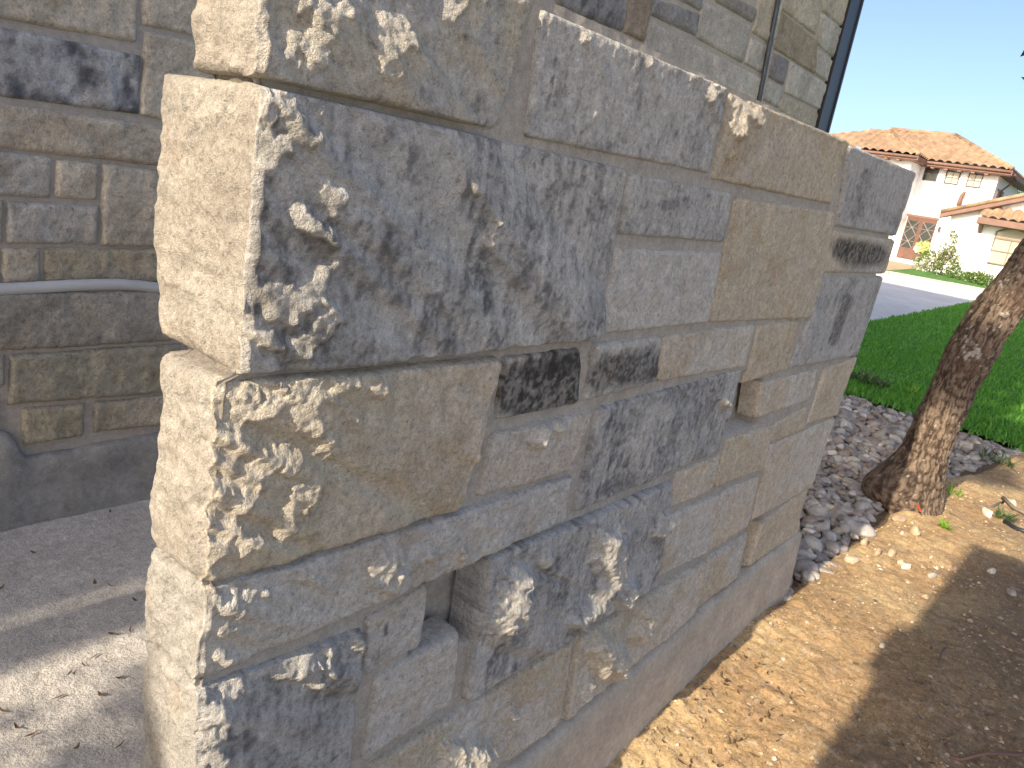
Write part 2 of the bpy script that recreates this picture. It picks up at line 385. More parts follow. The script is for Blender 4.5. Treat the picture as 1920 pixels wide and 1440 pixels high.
# darker weathering: strokes (x0,y0,x1,y1,r, strength, tone)
STAINS = [(955,735,1070,715,62,1.0,'K'),(980,690,1070,680,22,.9,'K'),(1130,700,1215,685,40,.9,'K'),(1580,468,1640,478,24,1.0,'K'),(1585,495,1625,498,10,.5,'K'),
 (470,260,470,420,40,.75,'B'),(460,520,560,640,60,.75,'B'),(520,420,600,500,45,.5,'B'),(750,270,760,320,20,.6,'B'),(690,420,740,500,25,.45,'B'),(880,380,900,560,14,.7,'B'),(900,560,905,640,10,.6,'B'),(790,560,820,640,22,.5,'B'),(960,520,1010,560,22,.4,'B'),
 (1150,790,1160,880,20,.7,'B'),(1250,740,1340,720,20,.5,'B'),(1120,920,1180,900,16,.6,'B'),(1330,760,1300,800,12,.5,'B'),
 (1590,560,1560,640,10,.7,'K'),(1640,540,1630,590,8,.4,'B'),(1600,520,1570,560,10,.4,'B'),
 (1060,1010,990,1100,14,.5,'B'),(960,1180,920,1250,18,.6,'B'),(1130,1100,1060,1180,18,.5,'B'),(1180,1010,1230,1000,22,.4,'B'),
 (560,1350,620,1300,40,.4,'B'),(430,1380,520,1420,30,.5,'B'),(720,1175,726,1185,9,.8,'K'),(700,1240,712,1230,9,.6,'B'),
 (1040,120,1045,200,8,.4,'B'),(1200,130,1190,230,10,.35,'B'),(1310,250,1305,290,8,.4,'K'),(1620,330,1600,400,14,.5,'B'),(1650,400,1680,420,12,.4,'B'),
 (1210,390,1290,380,12,.5,'B'),(800,60,780,90,14,.4,'B'),(870,60,900,80,10,.4,'B'),(940,100,930,140,10,.4,'B'),
 (820,840,720,880,26,.4,'R'),(860,850,880,870,12,.5,'R'),(930,690,928,740,4,.6,'R'),(985,230,990,258,6,.6,'R'),(1375,290,1345,320,10,.5,'R'),(850,760,820,770,12,.3,'R'),
 (1460,700,1420,660,14,.25,'R'),(1300,650,1270,690,16,.25,'R'),(1490,840,1480,880,10,.2,'R')]

def seg_d(px, py, s):
    ax, ay, bx, by = s[:4]; dx, dy = bx - ax, by - ay; L = dx * dx + dy * dy + 1e-6
    t = np.clip(((px - ax) * dx + (py - ay) * dy) / L, 0, 1)
    return np.hypot(px - ax - t * dx, py - ay - t * dy)
def quadXZ(q, Y=Y0):
    return [onY(a, b, Y)[[0, 2]] for a, b in q]
def inv_bilin(X, Z, q):
    """(s,t) in the quad TL,TR,BR,BL: s along, t downward."""
    a, b, c, d = [np.asarray(p, np.float64) for p in q]
    s = np.full(X.shape, .5); t = np.full(X.shape, .5)
    for _ in range(5):
        Px = (1-s)*(1-t)*a[0] + s*(1-t)*b[0] + s*t*c[0] + (1-s)*t*d[0] - X
        Pz = (1-s)*(1-t)*a[1] + s*(1-t)*b[1] + s*t*c[1] + (1-s)*t*d[1] - Z
        sx = (1-t)*(b[0]-a[0]) + t*(c[0]-d[0]); sz = (1-t)*(b[1]-a[1]) + t*(c[1]-d[1])
        tx = (1-s)*(d[0]-a[0]) + s*(c[0]-b[0]); tz = (1-s)*(d[1]-a[1]) + s*(c[1]-b[1])
        det = sx * tz - sz * tx; det = np.where(abs(det) < 1e-9, 1e-9, det)
        s = s - (Px * tz - Pz * tx) / det; t = t - (Pz * sx - Px * sz) / det
    return s, t

print('wall grid', XX.shape)
n_edge = fbm(XX, ZZ, .03, 3, 3)
n_big = fbm(XX, ZZ, .16, 4, 11); n_mid = fbm(XX, ZZ, .05, 4, 21); n_fine = fbm(XX, ZZ, .014, 3, 31)
n_rdg = ridged(XX, ZZ, .06, 3, 41)
n_warpx = fbm(XX, ZZ, .022, 3, 51); n_warpz = fbm(XX, ZZ, .022, 3, 61)
n_str = .6 * vn2(XX / .008, ZZ / .07, 71) + .4 * vn2(XX / .004, ZZ / .03, 72)          # vertical tooling
H = np.full(XX.shape, -.009, np.float32)
SID = np.full(XX.shape, -1, np.int16)
RIM = np.zeros(XX.shape, np.float32)
quads = []
for k, (nm, q, base, c1, c2, st, end) in enumerate(ST):
    Q = quadXZ(q); quads.append(Q)
    xs = [p[0] for p in Q]; zs = [p[1] for p in Q]
    i0 = max(int((min(xs) - .03 - gx0) / GRES), 0); i1 = min(int((max(xs) + .03 - gx0) / GRES) + 1, NXg)
    j0 = max(int((min(zs) - .03 - gz0) / GRES), 0); j1 = min(int((max(zs) + .03 - gz0) / GRES) + 1, NZg)
    sl = (slice(i0, i1), slice(j0, j1)); X, Z = XX[sl], ZZ[sl]
    s, t = inv_bilin(X, Z, Q)
    w = .5 * (np.hypot(Q[1][0]-Q[0][0], Q[1][1]-Q[0][1]) + np.hypot(Q[2][0]-Q[3][0], Q[2][1]-Q[3][1])); h = .5 * (np.hypot(Q[3][0]-Q[0][0], Q[3][1]-Q[0][1]) + np.hypot(Q[2][0]-Q[1][0], Q[2][1]-Q[1][1]))
    ds, dt = np.minimum(s, 1 - s) * w, np.minimum(t, 1 - t) * h
    if end is not None: ds = (1 - s) * w
    # rounded-corner distance to the rim
    rc = .012
    d = np.where((ds < rc) & (dt < rc), rc - np.hypot(rc - ds, rc - dt), np.minimum(ds, dt))
    d = d + .0024 * n_edge[sl]
    rw = .0065 + .003 * n_mid[sl]
    rim = np.sqrt(np.clip(d / rw, 0, 1)) * (d > 0) * (s > -.02)
    if end is not None: rim = rim * (.55 + .45 * sstep(0, .022 + .014 * n_mid[sl], s * w))
    if end is None: base = base * .72
    amp = 1.25 if st > .4 else 1.0
    off = (k * 7.31) % 3
    tilt = ((k * 2654435761) % 97 / 97 - .5) * .008 * (s - .5) + ((k * 40503) % 89 / 89 - .5) * .008 * (t - .5)
    b = base + tilt + amp * (.0065 * fbm(X + off, Z - off, .14, 4, 100 + k) + .0035 * ridged(X + off, Z, .055, 3, 300 + k) + .0024 * ridged(X, Z + off, .024, 3, 350) + .0016 * n_fine[sl] + .0012 * n_str[sl])
    b = b - .004
    inside = (d > 0) & (s > -.015)
    H[sl] = np.where(inside, -.007 + (b + .007) * rim, H[sl])
    SID[sl] = np.where(inside, k, SID[sl]); RIM[sl] = np.where(inside, rim, RIM[sl])

# survey pixel of every grid cell, for the chips and stains
P = np.stack([XX.ravel(), np.full(XX.size, Y0, np.float32), ZZ.ravel()], 1)
PX, PY, _ = proj(P); PX = PX.reshape(XX.shape).astype(np.float32); PY = PY.reshape(XX.shape).astype(np.float32)
pxm = 1.0 / np.maximum(np.abs(np.gradient(PX, axis=0)) / GRES, 1)   # metres per pixel along x
CH = np.zeros(XX.shape, np.float32)
wx = PX + n_warpx * .012 / pxm + fbm(XX, ZZ, .008, 2, 81) * .006 / pxm; wy = PY + n_warpz * .016 / pxm + fbm(XX, ZZ, .008, 2, 91) * .006 / pxm
CHN = .75 * fbm(XX, ZZ, .012, 4, 95, .75) - .02
for c in CHIPS:
    m = (PX > min(c[0], c[2]) - 45) & (PX < max(c[0], c[2]) + 45) & (PY > min(c[1], c[3]) - 45) & (PY < max(c[1], c[3]) + 45)
    v = 1 - seg_d(wx[m], wy[m], c) / (c[4] * 1.55) + CHN[m]
    CH[m] = np.maximum(CH[m], v)
CHM = (CH > .0) & (SID >= 0)

# Weathered faces stand just inside the plane swept by the grazing sun from the sunward arris; the chips break forward of it.
ta, te = math.tan(rad(SUN_AZ - .25)), math.tan(rad(SUN_EL))
hor = np.full(NZg, -1.0, np.float32); prev = H[0].copy()
jj = np.arange(NZg)
shift = te * GRES / GRES
n01 = .5 + .5 * fbm(XX, ZZ, .012, 3, 501)
jag = .5 + .5 * fbm(XX, ZZ, .007, 2, 511)
ENDX = np.full(NZg, 9., np.float32); LIM = np.full(XX.shape, -1., np.float32)
for k in range(len(ST)):
    if ST[k][6] is not None:
        a, d = quads[k][0], quads[k][3]
        zz = (gZ >= d[1] - .01) & (gZ <= a[1] + .01)
        ENDX[zz] = np.interp(gZ[zz], [d[1], a[1]], [d[0], a[0]])
for i in range(NXg):
    row = H[i]
    if i > 0:
        up = np.maximum(hor, prev)
        hor = np.interp(jj + shift, jj, up).astype(np.float32) - ta * GRES
    onst = SID[i] >= 0
    arris = (gX[i] - ENDX) < .012
    cm = CHM[i]
    lim = hor - .0012 - .0035 * n01[i]; LIM[i] = lim
    flo = np.minimum(row, (.0035 + .004 * n01[i] + .0025 * n_mid[i]) * RIM[i] - .003)     # never sunk into its joints
    row = np.where(onst & ~cm & ~arris, np.maximum(np.minimum(row, lim), flo), row)
    lift = hor + GRES * ((.04 + .30 * jag[i]) if gX[i] < 1.0 else (.10 + .5 * jag[i]))
    lift = np.minimum(lift, (.034 if gX[i] < .95 else .047) + .008 * n01[i])
    row = np.where(cm, np.maximum(np.minimum(row, lift + .0005), lift), row)
    if i > 0:   # behind a scab the face falls back, it does not step
        row = np.where(onst & ~cm & ~arris & (SID[i] == SID[i - 1]), np.maximum(row, np.minimum(prev - GRES * .55, lim)), row)
    H[i] = row; prev = row
# the scabs grow out of the face with broken flanks
LIM = np.where(CHM, 1.0, LIM)
for i in range(NXg - 2, -1, -1):
    g = (SID[i] == SID[i + 1]) & (SID[i] >= 0)
    H[i] = np.where(g, np.maximum(H[i], np.minimum(H[i + 1] - GRES * (.55 + .9 * n01[i]), LIM[i])), H[i])
for rng__ in (range(1, NZg), range(NZg - 2, -1, -1)):
    st_ = 1 if rng__[0] == 1 else -1
    for j in rng__:
        g = (SID[:, j] == SID[:, j - st_]) & (SID[:, j] >= 0)
        H[:, j] = np.where(g, np.maximum(H[:, j], np.minimum(H[:, j - st_] - GRES * (.6 + .9 * n01[:, j]), LIM[:, j])), H[:, j])
# crumbly break inside the chips
H += np.where(CHM, .0028 * fbm(XX, ZZ, .010, 3, 521, .7) + .0022 * ridged(XX, ZZ, .024, 3, 522), 0)
Hs = H.copy()
Hs[:, 1:-1] = .25 * H[:, :-2] + .5 * H[:, 1:-1] + .25 * H[:, 2:]
H = np.where(CHM | (SID < 0), H, Hs)

fine_st = fbm(XX, ZZ, .009, 3, 641, .7)
# mineral colour field
ALB = np.zeros(XX.shape + (3,), np.float32)
stain_n = fbm(XX, ZZ, .06, 6, 601, .72); streak = .6 * vn2(XX / .012, ZZ / .09, 611) + .4 * vn2(XX / .006, ZZ / .05, 612); tone_n = fbm(XX, ZZ, .22, 4, 621); spot = fbm(XX * 1.3, ZZ, .017, 4, 631, .75)
for k, (nm, q, base, c1, c2, st, end) in enumerate(ST):
    m = SID == k
    if not m.any(): continue
    f = sstep(-.45, .45, tone_n[m] + .6 * fbm(XX[m], ZZ[m], .05, 5, 640 + k, .65))
    col = mix(np.array(c1), np.array(c2), f[:, None])
    sv = sstep(.62 - .5 * st, .95 - .35 * st, .5 + .5 * (stain_n[m] * .9 + streak[m] * .6 + spot[m] * .35)) * min(1, st * 1.7) * (.45 + .55 * sstep(-.25, .3, fine_st[m] + .5 * spot[m]))
    col = mix(col, np.array(DARK), sv[:, None] * .8)
    # thin iron warmth on the clean stones
    if st < .2:
        w_ = sstep(.15, .6, fbm(XX[m], ZZ[m], .09, 4, 700 + k)) * .35
        col = mix(col, np.array((.42, .30, .17)), w_[:, None])
    sp = sstep(.22, .55, .6 * spot[m] + .5 * fine_st[m] + .3 * stain_n[m]) * (.55 if st > .2 else .16)
    col = mix(col, np.array(DARK), sp[:, None])
    # rims rubbed with mortar stay paler
    rb = (1 - RIM[m]) * .55
    col = mix(col, np.array((.40, .36, .30)), rb[:, None])
    ALB[m] = col
tones = dict(K=np.array(BLACK), B=np.array((.085, .088, .095)), R=np.array((.38, .25, .12)))
swx = PX + (streak * .02 + spot * .018) / pxm; swy = PY + (stain_n * .03 + spot * .015) / pxm
for s_ in STAINS:
    r_ = s_[4] * 1.6 + 15
    m = (PX > min(s_[0], s_[2]) - r_) & (PX < max(s_[0], s_[2]) + r_) & (PY > min(s_[1], s_[3]) - r_) & (PY < max(s_[1], s_[3]) + r_) & (SID >= 0)
    if not m.any(): continue
    # a stain belongs to the stone under its middle
    ci = np.argmin(np.where(m, np.abs(PX - .5 * (s_[0] + s_[2])) + np.abs(PY - .5 * (s_[1] + s_[3])), 1e9)); sid = SID.ravel()[ci]
    m &= SID == sid
    v = sstep(-.1, .55, 1 - seg_d(swx[m], swy[m], s_) / (s_[4] * 1.15)) * s_[5] * sstep(.15, .45, RIM[m] - .35)
    v = v * (1 - (.42 if s_[6] == 'K' else .70) * sstep(.25, -.25, spot[m] + fine_st[m] * .8 + streak[m] * .2))
    ALB[m] = mix(ALB[m], tones[s_[6]], v[:, None])
# the scabs show clean stone
cv = (sstep(-.05, .2, CH) * (SID >= 0))[..., None]
ALB = mix(ALB, mix(ALB * 1.5, np.array((.46, .42, .345)), .65), cv * .9)

def sampH(field, X, Z):
    fi = np.clip((X - gx0) / GRES, 0, NXg - 1.001); fj = np.clip((Z - gz0) / GRES, 0, NZg - 1.001)
    i = fi.astype(int); j = fj.astype(int); u = (fi - i); v = (fj - j)
    if field.ndim == 3: u = u[..., None]; v = v[..., None]
    return field[i, j] * (1-u)*(1-v) + field[i+1, j]*u*(1-v) + field[i, j+1]*(1-u)*v + field[i+1, j+1]*u*v

wall = empty('stone_wall', (1.9, Y0 + .09, 0), label='low rough limestone garden wall on a concrete footing in the foreground', cat='wall')
WL = Vector(wall.location)
def wpart(name, me, mat, **k):
    o = link(name, me, mat, wall, **k); o.location = -WL; return o
SKIRT = .055
BACKY = {}
for k, (nm, q, base, c1, c2, st, end) in enumerate(ST):
    Q = [np.array(p) for p in quads[k]]
    xm = .5 * (Q[0][0] + Q[1][0])
    res = .003 if xm < 1.5 else (.004 if xm < 2.2 else .0065)
    w = np.hypot(*(Q[1] - Q[0])); h = np.hypot(*(Q[3] - Q[0]))
    ns, nt = max(int(w / res), 8), max(int(h / res), 8)
    s = np.linspace(0, 1, ns)[None, :]; t = np.linspace(1, 0, nt)[:, None]     # rows bottom to top
    X = (1-s)*(1-t)*Q[0][0] + s*(1-t)*Q[1][0] + s*t*Q[2][0] + (1-s)*t*Q[3][0]
    Z = (1-s)*(1-t)*Q[0][1] + s*(1-t)*Q[1][1] + s*t*Q[2][1] + (1-s)*t*Q[3][1]
    cx, cz = X.mean(), Z.mean()
    es, et = .0045 / w, .0045 / h
    s2, t2_ = np.clip(s, es if end is None else 0, 1 - es), np.clip(t, et, 1 - et)
    Xs = (1-s2)*(1-t2_)*Q[0][0] + s2*(1-t2_)*Q[1][0] + s2*t2_*Q[2][0] + (1-s2)*t2_*Q[3][0]
    Zs = (1-s2)*(1-t2_)*Q[0][1] + s2*(1-t2_)*Q[1][1] + s2*t2_*Q[2][1] + (1-s2)*t2_*Q[3][1]
    Hh = sampH(H, Xs, Zs); Cc = sampH(ALB, Xs, Zs).reshape(nt, ns, 3)
    # colour just outside the rim would be black: borrow from inside
    bad = Cc.sum(-1) < .09
    if bad.any():
        inner = sampH(ALB, cx + (X - cx) * (1 - .012 / w * 2), cz + (Z - cz) * (1 - .012 / h * 2)).reshape(nt, ns, 3)
        Cc[bad] = np.maximum(inner[bad], np.array(c1) * .5)
    # the hidden edge of the stone is a clean line under the mortar
    eb = np.zeros(Hh.shape, bool); eb[0] = eb[-1] = True; eb[:, -1] = True
    if end is None: eb[:, 0] = True
    Hh = np.where(eb, -.008, Hh); Hh[1:-1, 1:-1] = np.maximum(Hh[1:-1, 1:-1], -.004)
    Y = Y0 - Hh
    if end is None:
        sk = .16 if nm in ('S4', 'S9', 'S10', 'S19', 'S23', 'S34') else SKIRT
        V = np.stack([X, Y, Z], -1)
        # skirts on all four sides
        def pad(A, val_fn):
            return np.concatenate([val_fn(A[:1]), A, val_fn(A[-1:])], 0)
        back = lambda A: A + np.array([0, SKIRT, 0])
        V = pad(V, back); V = V.transpose(1, 0, 2)
        L_, R_ = V[:1] + np.array([0, SKIRT, 0]), V[-1:] + np.array([0, sk, 0])
        V = np.concatenate([L_, V, R_], 0).transpose(1, 0, 2)
        Cp = np.pad(Cc, ((1, 1), (1, 1), (0, 0)), mode='edge')
    else:
        # the end stones turn the corner: rows run back edge -> sunlit end face -> arris -> front
        zc = Z[:, 0]; xa = X[:, 0]
        jit = .0035 * fbm(zc, zc * 0 + k, .03, 3, 790 + k); fade_ = np.clip(1 - (X - X[:, :1]) / .03, 0, 1); X = X + jit[:, None] * fade_; xa = X[:, 0]
        ep = np.array(end, float)
        Yb = []
        for (px, py) in end:
            p = onX(px, py, float(np.interp(0, [0], [xa.mean()]))); Yb.append((p[2], p[1]))
        Yb.sort(); zb = [a for a, b in Yb]; yb = [b for a, b in Yb]
        yb_row = np.interp(zc, zb, yb) + .010 * fbm(zc, zc * 0 + k, .045, 3, 800 + k)
        ne = max(int((yb_row.mean() - Y0) / .003), 20)
        e = np.linspace(0, 1, ne)[None, :]
        Ye = yb_row[:, None] * (1 - e) + (Y0 - Hh[:, :1] + .001) * e
        ze = np.repeat(zc[:, None], ne, 1)
        de = np.minimum(np.minimum((1 - e) * .15 + .5, e * (yb_row.mean() - Y0)), np.minimum(zc - zc.min(), zc.max() - zc)[:, None])
        rim = np.sqrt(np.clip(de / .010, 0, 1))
        He = -.008 + (.012 + .007 * fbm(Ye * 1.2 + k, ze, .10, 4, 820 + k) + .0015 * fbm(Ye * 3, ze, .03, 3, 830 + k) + .0035 * ridged(Ye * 1.3, ze, .035, 3, 835) + .0007 * fbm(Ye + ze * .6, ze * .2, .006, 2, 840)) * rim
        He = He * sstep(0, .2, 1 - e) + (-.001) * (1 - sstep(0, .2, 1 - e))
        Xe = xa[:, None] - He
        V = np.concatenate([np.stack([Xe, Ye, ze], -1)[:, :-1], np.stack([X, Y, Z], -1)], 1)
        ce = mix(np.array((.32, .285, .24)), np.array((.385, .355, .305)), sstep(-.5, .5, fbm(Ye, ze, .08, 4, 850 + k))[..., None])
        if nm in ('S26', 'S30'): ce = mix(ce, np.array((.34, .33, .305)), .5)
        ce = mix(ce, np.array((.36, .27, .185)), (.28 * sstep(.2, .7, fbm(Ye, ze, .06, 4, 860 + k)))[..., None])
        Cc = np.concatenate([ce[:, :-1], Cc], 1)
        # inward skirts: towards the stone's middle
        mid = np.array([xa.mean() + .12, Y0 + .09, 0])
        def inw(A):
            B = A.copy(); d = np.array([mid[0], mid[1], 0])[None, None] - A; d[..., 2] = 0
            front = A[..., 0] > mid[0]; d[..., 0] = np.where(front, 0, d[..., 0])
            n = np.maximum(np.linalg.norm(d, axis=-1, keepdims=True), 1e-6)
            return B + d / n * np.minimum(n, .07)
        V = np.concatenate([inw(V[:1]), V, inw(V[-1:])], 0)
        L_ = V[:, :1] + np.array([.06, .004, 0]); R_ = V[:, -1:] + np.array([0, SKIRT, 0])
        V = np.concatenate([L_, V, R_], 1)
        Cp = np.pad(Cc, ((1, 1), (1, 1), (0, 0)), mode='edge')
        BACKY[nm] = (zc.min(), zc.max(), xa.mean(), yb_row.mean())
    nr, nc = V.shape[:2]
    me = mesh_np('stone', V.reshape(-1, 3), grid_faces(nr, nc), True, Cp.reshape(-1, 3))
    wpart('stone', me, MAT['stone'])

# mortar: one raked sheet behind the stones, with the open weep holes
mr = .006
mx = np.linspace(0, 1, 450); mz = np.arange(.02, 1.483 + .262, mr)
MX, MZ = np.meshgrid(mx, mz, indexing='xy')
# the sheet follows the far end of the wall and the arris
rend = np.interp(MZ, [q[1] for q in (quadXZ([(1484, 1040)])[0], quadXZ([(1600, 668)])[0], quadXZ([(1712, 322)])[0])], [q[0] for q in (quadXZ([(1484, 1040)])[0], quadXZ([(1600, 668)])[0], quadXZ([(1712, 322)])[0])]) - .03
eZ, eX = [], []
for k in range(len(ST)):
    if ST[k][6] is not None: eZ += [quads[k][3][1], quads[k][0][1]]; eX += [quads[k][3][0], quads[k][0][0]]
o_ = np.argsort(eZ); eZ = np.array(eZ)[o_]; eX = np.array(eX)[o_]
lend = np.interp(MZ, eZ, eX) + .003
MX = lend + (rend - lend) * MX
MH = -.0048 + .0038 * fbm(MX, MZ, .045, 4, 901) + .0014 * fbm(MX, MZ, .012, 2, 902)
for q in NICHES:
    Q = quadXZ(q); s, t = inv_bilin(MX, MZ, Q)
    ins = (s > -.16) & (s < 1.16) & (t > -.16) & (t < 1.16)
    MH = np.where(ins, -.075 + .006 * fbm(MX, MZ, .03, 3, 903), MH)
me = mesh_np('mortar', np.stack([MX, Y0 - MH, MZ], -1).reshape(-1, 3), grid_faces(*MX.shape), True)
wpart('mortar', me, MAT['mortar'])
# core of the wall between the two faces, coped flat
mb = MB(); mb.box((.60, Y0 + .085, .0), (3.17, Y0 + .135, 1.483 + .245)).box((.60, Y0 + .02, 1.483 + .195), (3.16, Y0 + .084, 1.483 + .238)).box((3.10, Y0 + .02, .0), (3.15, Y0 + .084, 1.483 + .19)); mb.build('wall_core', MAT['mortar'], wall).location = -WL
# sheet of mortar closing the sunward end
ey = np.arange(Y0 - .002, Y0 + .165, .005); ez = np.arange(.02, 1.483 + .24, .005)
EY, EZ = np.meshgrid(ey, ez)
bz, bv = [], []
for (z0_, z1_, _x, yb_) in BACKY.values(): bz += [z0_, z1_]; bv += [yb_, yb_]
o_ = np.argsort(bz); bz = np.array(bz)[o_]; bv = np.array(bv)[o_]
# in a joint the mortar stops at the shorter of its two neighbours
bk = np.interp(EZ, bz, bv); bk = np.minimum(bk, np.minimum(np.interp(EZ - .03, bz, bv), np.interp(EZ + .03, bz, bv))) - .022
EX = np.interp(EZ, eZ, eX) + .009 + .004 * fbm(EY, EZ, .035, 4, 905)
EY = np.minimum(EY, bk)
me = mesh_np('end_mortar', np.stack([EX, EY, EZ], -1).reshape(-1, 3), grid_faces(*EX.shape, flip=True), True)
wpart('mortar', me, MAT['end_mortar'])
# footing
ft = [onY(a, b, Y0) for a, b in ((650, 1700), (950, 1440), (1110, 1310), (1273, 1173), (1413, 1057), (1492, 998))]
fx = np.array([p[0] for p in ft]); fz = np.array([p[2] for p in ft])
px_ = np.linspace(.45, 3.155, 300); prof = []
for j, (dy, f) in enumerate(((.06, 0), (.004, 0), (-.012, -.004), (-.018, -.012), (-.02, -.03))):
    prof.append(np.stack([px_, np.full_like(px_, Y0 + dy), np.interp(px_, fx, fz) + f], -1))
for z_ in np.linspace(.1, 1, 22):
    prof.append(np.stack([px_, np.full_like(px_, Y0 - .02 - .012 * z_), (np.interp(px_, fx, fz) - .03) * (1 - z_) + z_ * (zg(px_) - .10)], -1))
A = np.stack(prof, 0); A[..., 1] -= .004 * fbm(A[..., 0], A[..., 2], .12, 4, 920) + .0015 * fbm(A[..., 0], A[..., 2], .02, 3, 921)
A = np.concatenate([A, A[:, -1:] + np.array([.004, .03, 0]), A[:, -1:] + np.array([0, .19, 0])], 1)
me = mesh_np('footing', A.reshape(-1, 3), grid_faces(A.shape[0], A.shape[1], flip=True), True)
wpart('footing', me, MAT['footing'])
print('front wall done')

# ------------------------------------------------------------------ the house wall behind
HY = 3.8 * S
house = empty('stone_house', (4.0, HY + 3, 0), label='house with a tall coursed limestone wall and black corner trim, behind the garden wall', cat='house')
HL = Vector(house.location)
def hpart(name, me, mat, **k):
    o = link(name, me, mat, house, **k); o.location = -HL; return o
HB, HG, HD = (.57, .50, .395), (.53, .49, .435), (.34, .33, .325)
HS = [
 ([(-40,-70),(255,-22),(253,78),(-40,26)],HB,0),([(265,-25),(385,-5),(380,68),(265,46)],HB,0),([(-40,44),(260,106),(257,213),(-40,174)],(.46,.45,.44),.68),([(271,60),(400,86),(395,245),(261,214)],HB,0),
 ([(-40,190),(345,245),(345,315),(-40,271)],HB,0),([(-40,281),(95,297),(92,368),(-40,364)],HG,0),([(105,299),(182,309),(180,373),(103,369)],HB,0),([(192,310),(345,326),(345,463),(190,458)],HB,.1),
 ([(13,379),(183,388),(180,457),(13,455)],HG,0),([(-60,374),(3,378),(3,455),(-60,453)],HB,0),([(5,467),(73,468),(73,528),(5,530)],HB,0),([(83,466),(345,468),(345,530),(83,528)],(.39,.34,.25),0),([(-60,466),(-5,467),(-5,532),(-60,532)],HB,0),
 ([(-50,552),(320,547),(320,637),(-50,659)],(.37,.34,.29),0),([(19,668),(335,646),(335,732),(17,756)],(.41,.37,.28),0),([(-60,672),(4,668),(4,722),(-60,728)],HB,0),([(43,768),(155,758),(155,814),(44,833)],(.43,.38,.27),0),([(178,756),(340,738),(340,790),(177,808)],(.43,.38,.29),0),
 ([(1178,-25),(1222,-3),(1204,79),(1168,61)],(.38,.31,.24),0),([(1222,-5),(1311,25),(1303,68),(1217,28)],HD,.35),([(1260,-35),(1316,-4),(1312,21),(1262,-6)],HD,.3),([(1313,2),(1405,47),(1391,119),(1304,71)],HG,0),
 ([(1337,-22),(1424,17),(1408,43),(1340,3)],(.34,.315,.28),0),([(1427,-28),(1470,-8),(1449,87),(1409,60)],HB,0),([(1407,70),(1448,92),(1435,142),(1395,119)],HG,0),([(1214,38),(1434,150),(1420,235),(1196,125)],HG,.05),
 ([(1466,-40),(1537,-5),(1528,66),(1466,19)],HB,0),([(1541,-30),(1596,-6),(1578,51),(1541,21)],HB,0),([(1538,22),(1577,54),(1565,112),(1531,83)],HG,0),([(1464,21),(1530,74),(1526,139),(1451,92)],(.37,.31,.235),.1),
 ([(1531,92),(1563,116),(1549,154),(1527,138)],HG,0),([(1450,99),(1477,113),(1467,160),(1440,145)],(.27,.255,.265),.3),([(1481,115),(1549,158),(1537,206),(1471,175)],HG,0),([(1440,151),(1467,164),(1459,203),(1428,186)],HG,0),([(1467,180),(1537,213),(1528,250),(1456,206)],HB,0),
 ([(1040,-60),(1175,-12),(1165,60),(1040,10)],HD,.6),
]
def house_stone(Q, col, st, k, base=.012, Yb=HY):
    Q = [np.asarray(p, float) for p in Q]
    w = np.hypot(*(Q[1] - Q[0])); h = np.hypot(*(Q[3] - Q[0]))
    far = Q[0][0] > 3.2
    res = .009 if not far else .016
    ns, nt = max(int(w / res), 6), max(int(h / res), 6)
    s = np.linspace(0, 1, ns)[None, :]; t = np.linspace(1, 0, nt)[:, None]
    X = (1-s)*(1-t)*Q[0][0] + s*(1-t)*Q[1][0] + s*t*Q[2][0] + (1-s)*t*Q[3][0]
    Z = (1-s)*(1-t)*Q[0][1] + s*(1-t)*Q[1][1] + s*t*Q[2][1] + (1-s)*t*Q[3][1]
    d = np.minimum(np.minimum(s, 1 - s) * w, np.minimum(t, 1 - t) * h)
    rim = np.clip(d / .013, 0, 1) ** .6
    o = k * 3.37
    b = base + .008 * fbm(X + o, Z, .22, 4, 1000 + k) + .006 * ridged(X + o, Z, .09, 3, 1100) + .004 * fbm(X, Z + o, .03, 3, 1200)
    # small in-plane wander of the arrises
    X = X + .006 * fbm(X, Z, .06, 3, 1250) * (1 - rim); Z = Z + .006 * fbm(X + 9, Z, .06, 3, 1260) * (1 - rim)
    Y = Yb - (-.006 + (b + .006) * rim)
    f = sstep(-.4, .4, fbm(X + o, Z, .25, 4, 1300 + k))
    C = mix(np.array(col) * .86, np.array(col) * 1.1, f[..., None])
    C = mix(C, np.array((.36, .27, .17)), (.35 * sstep(.1, .6, fbm(X, Z + o, .14, 4, 1400 + k)))[..., None])
    C = mix(C, np.array((.10, .10, .11)), (sstep(.72 - .45 * st, .95 - .3 * st, .5 + .5 * fbm(X * 1.3, Z + o, .10, 5, 1500 + k, .62)) * (.25 + st))[..., None].clip(0, .92))
    C = mix(C, np.array((.40, .36, .30)), ((1 - rim) * .4)[..., None])
    V = np.stack([X, Y, Z], -1)
    V = np.concatenate([V[:1] + np.array([0, .04, 0]), V, V[-1:] + np.array([0, .04, 0])], 0)
    V = np.concatenate([V[:, :1] + np.array([0, .04, 0]), V, V[:, -1:] + np.array([0, .04, 0])], 1)
    C = np.pad(C, ((1, 1), (1, 1), (0, 0)), mode='edge')
    me = mesh_np('stone', V.reshape(-1, 3), grid_faces(*V.shape[:2]), True, C.reshape(-1, 3))
    hpart('stone', me, MAT['house_stone'])
boxes = []
LEDGE = .05
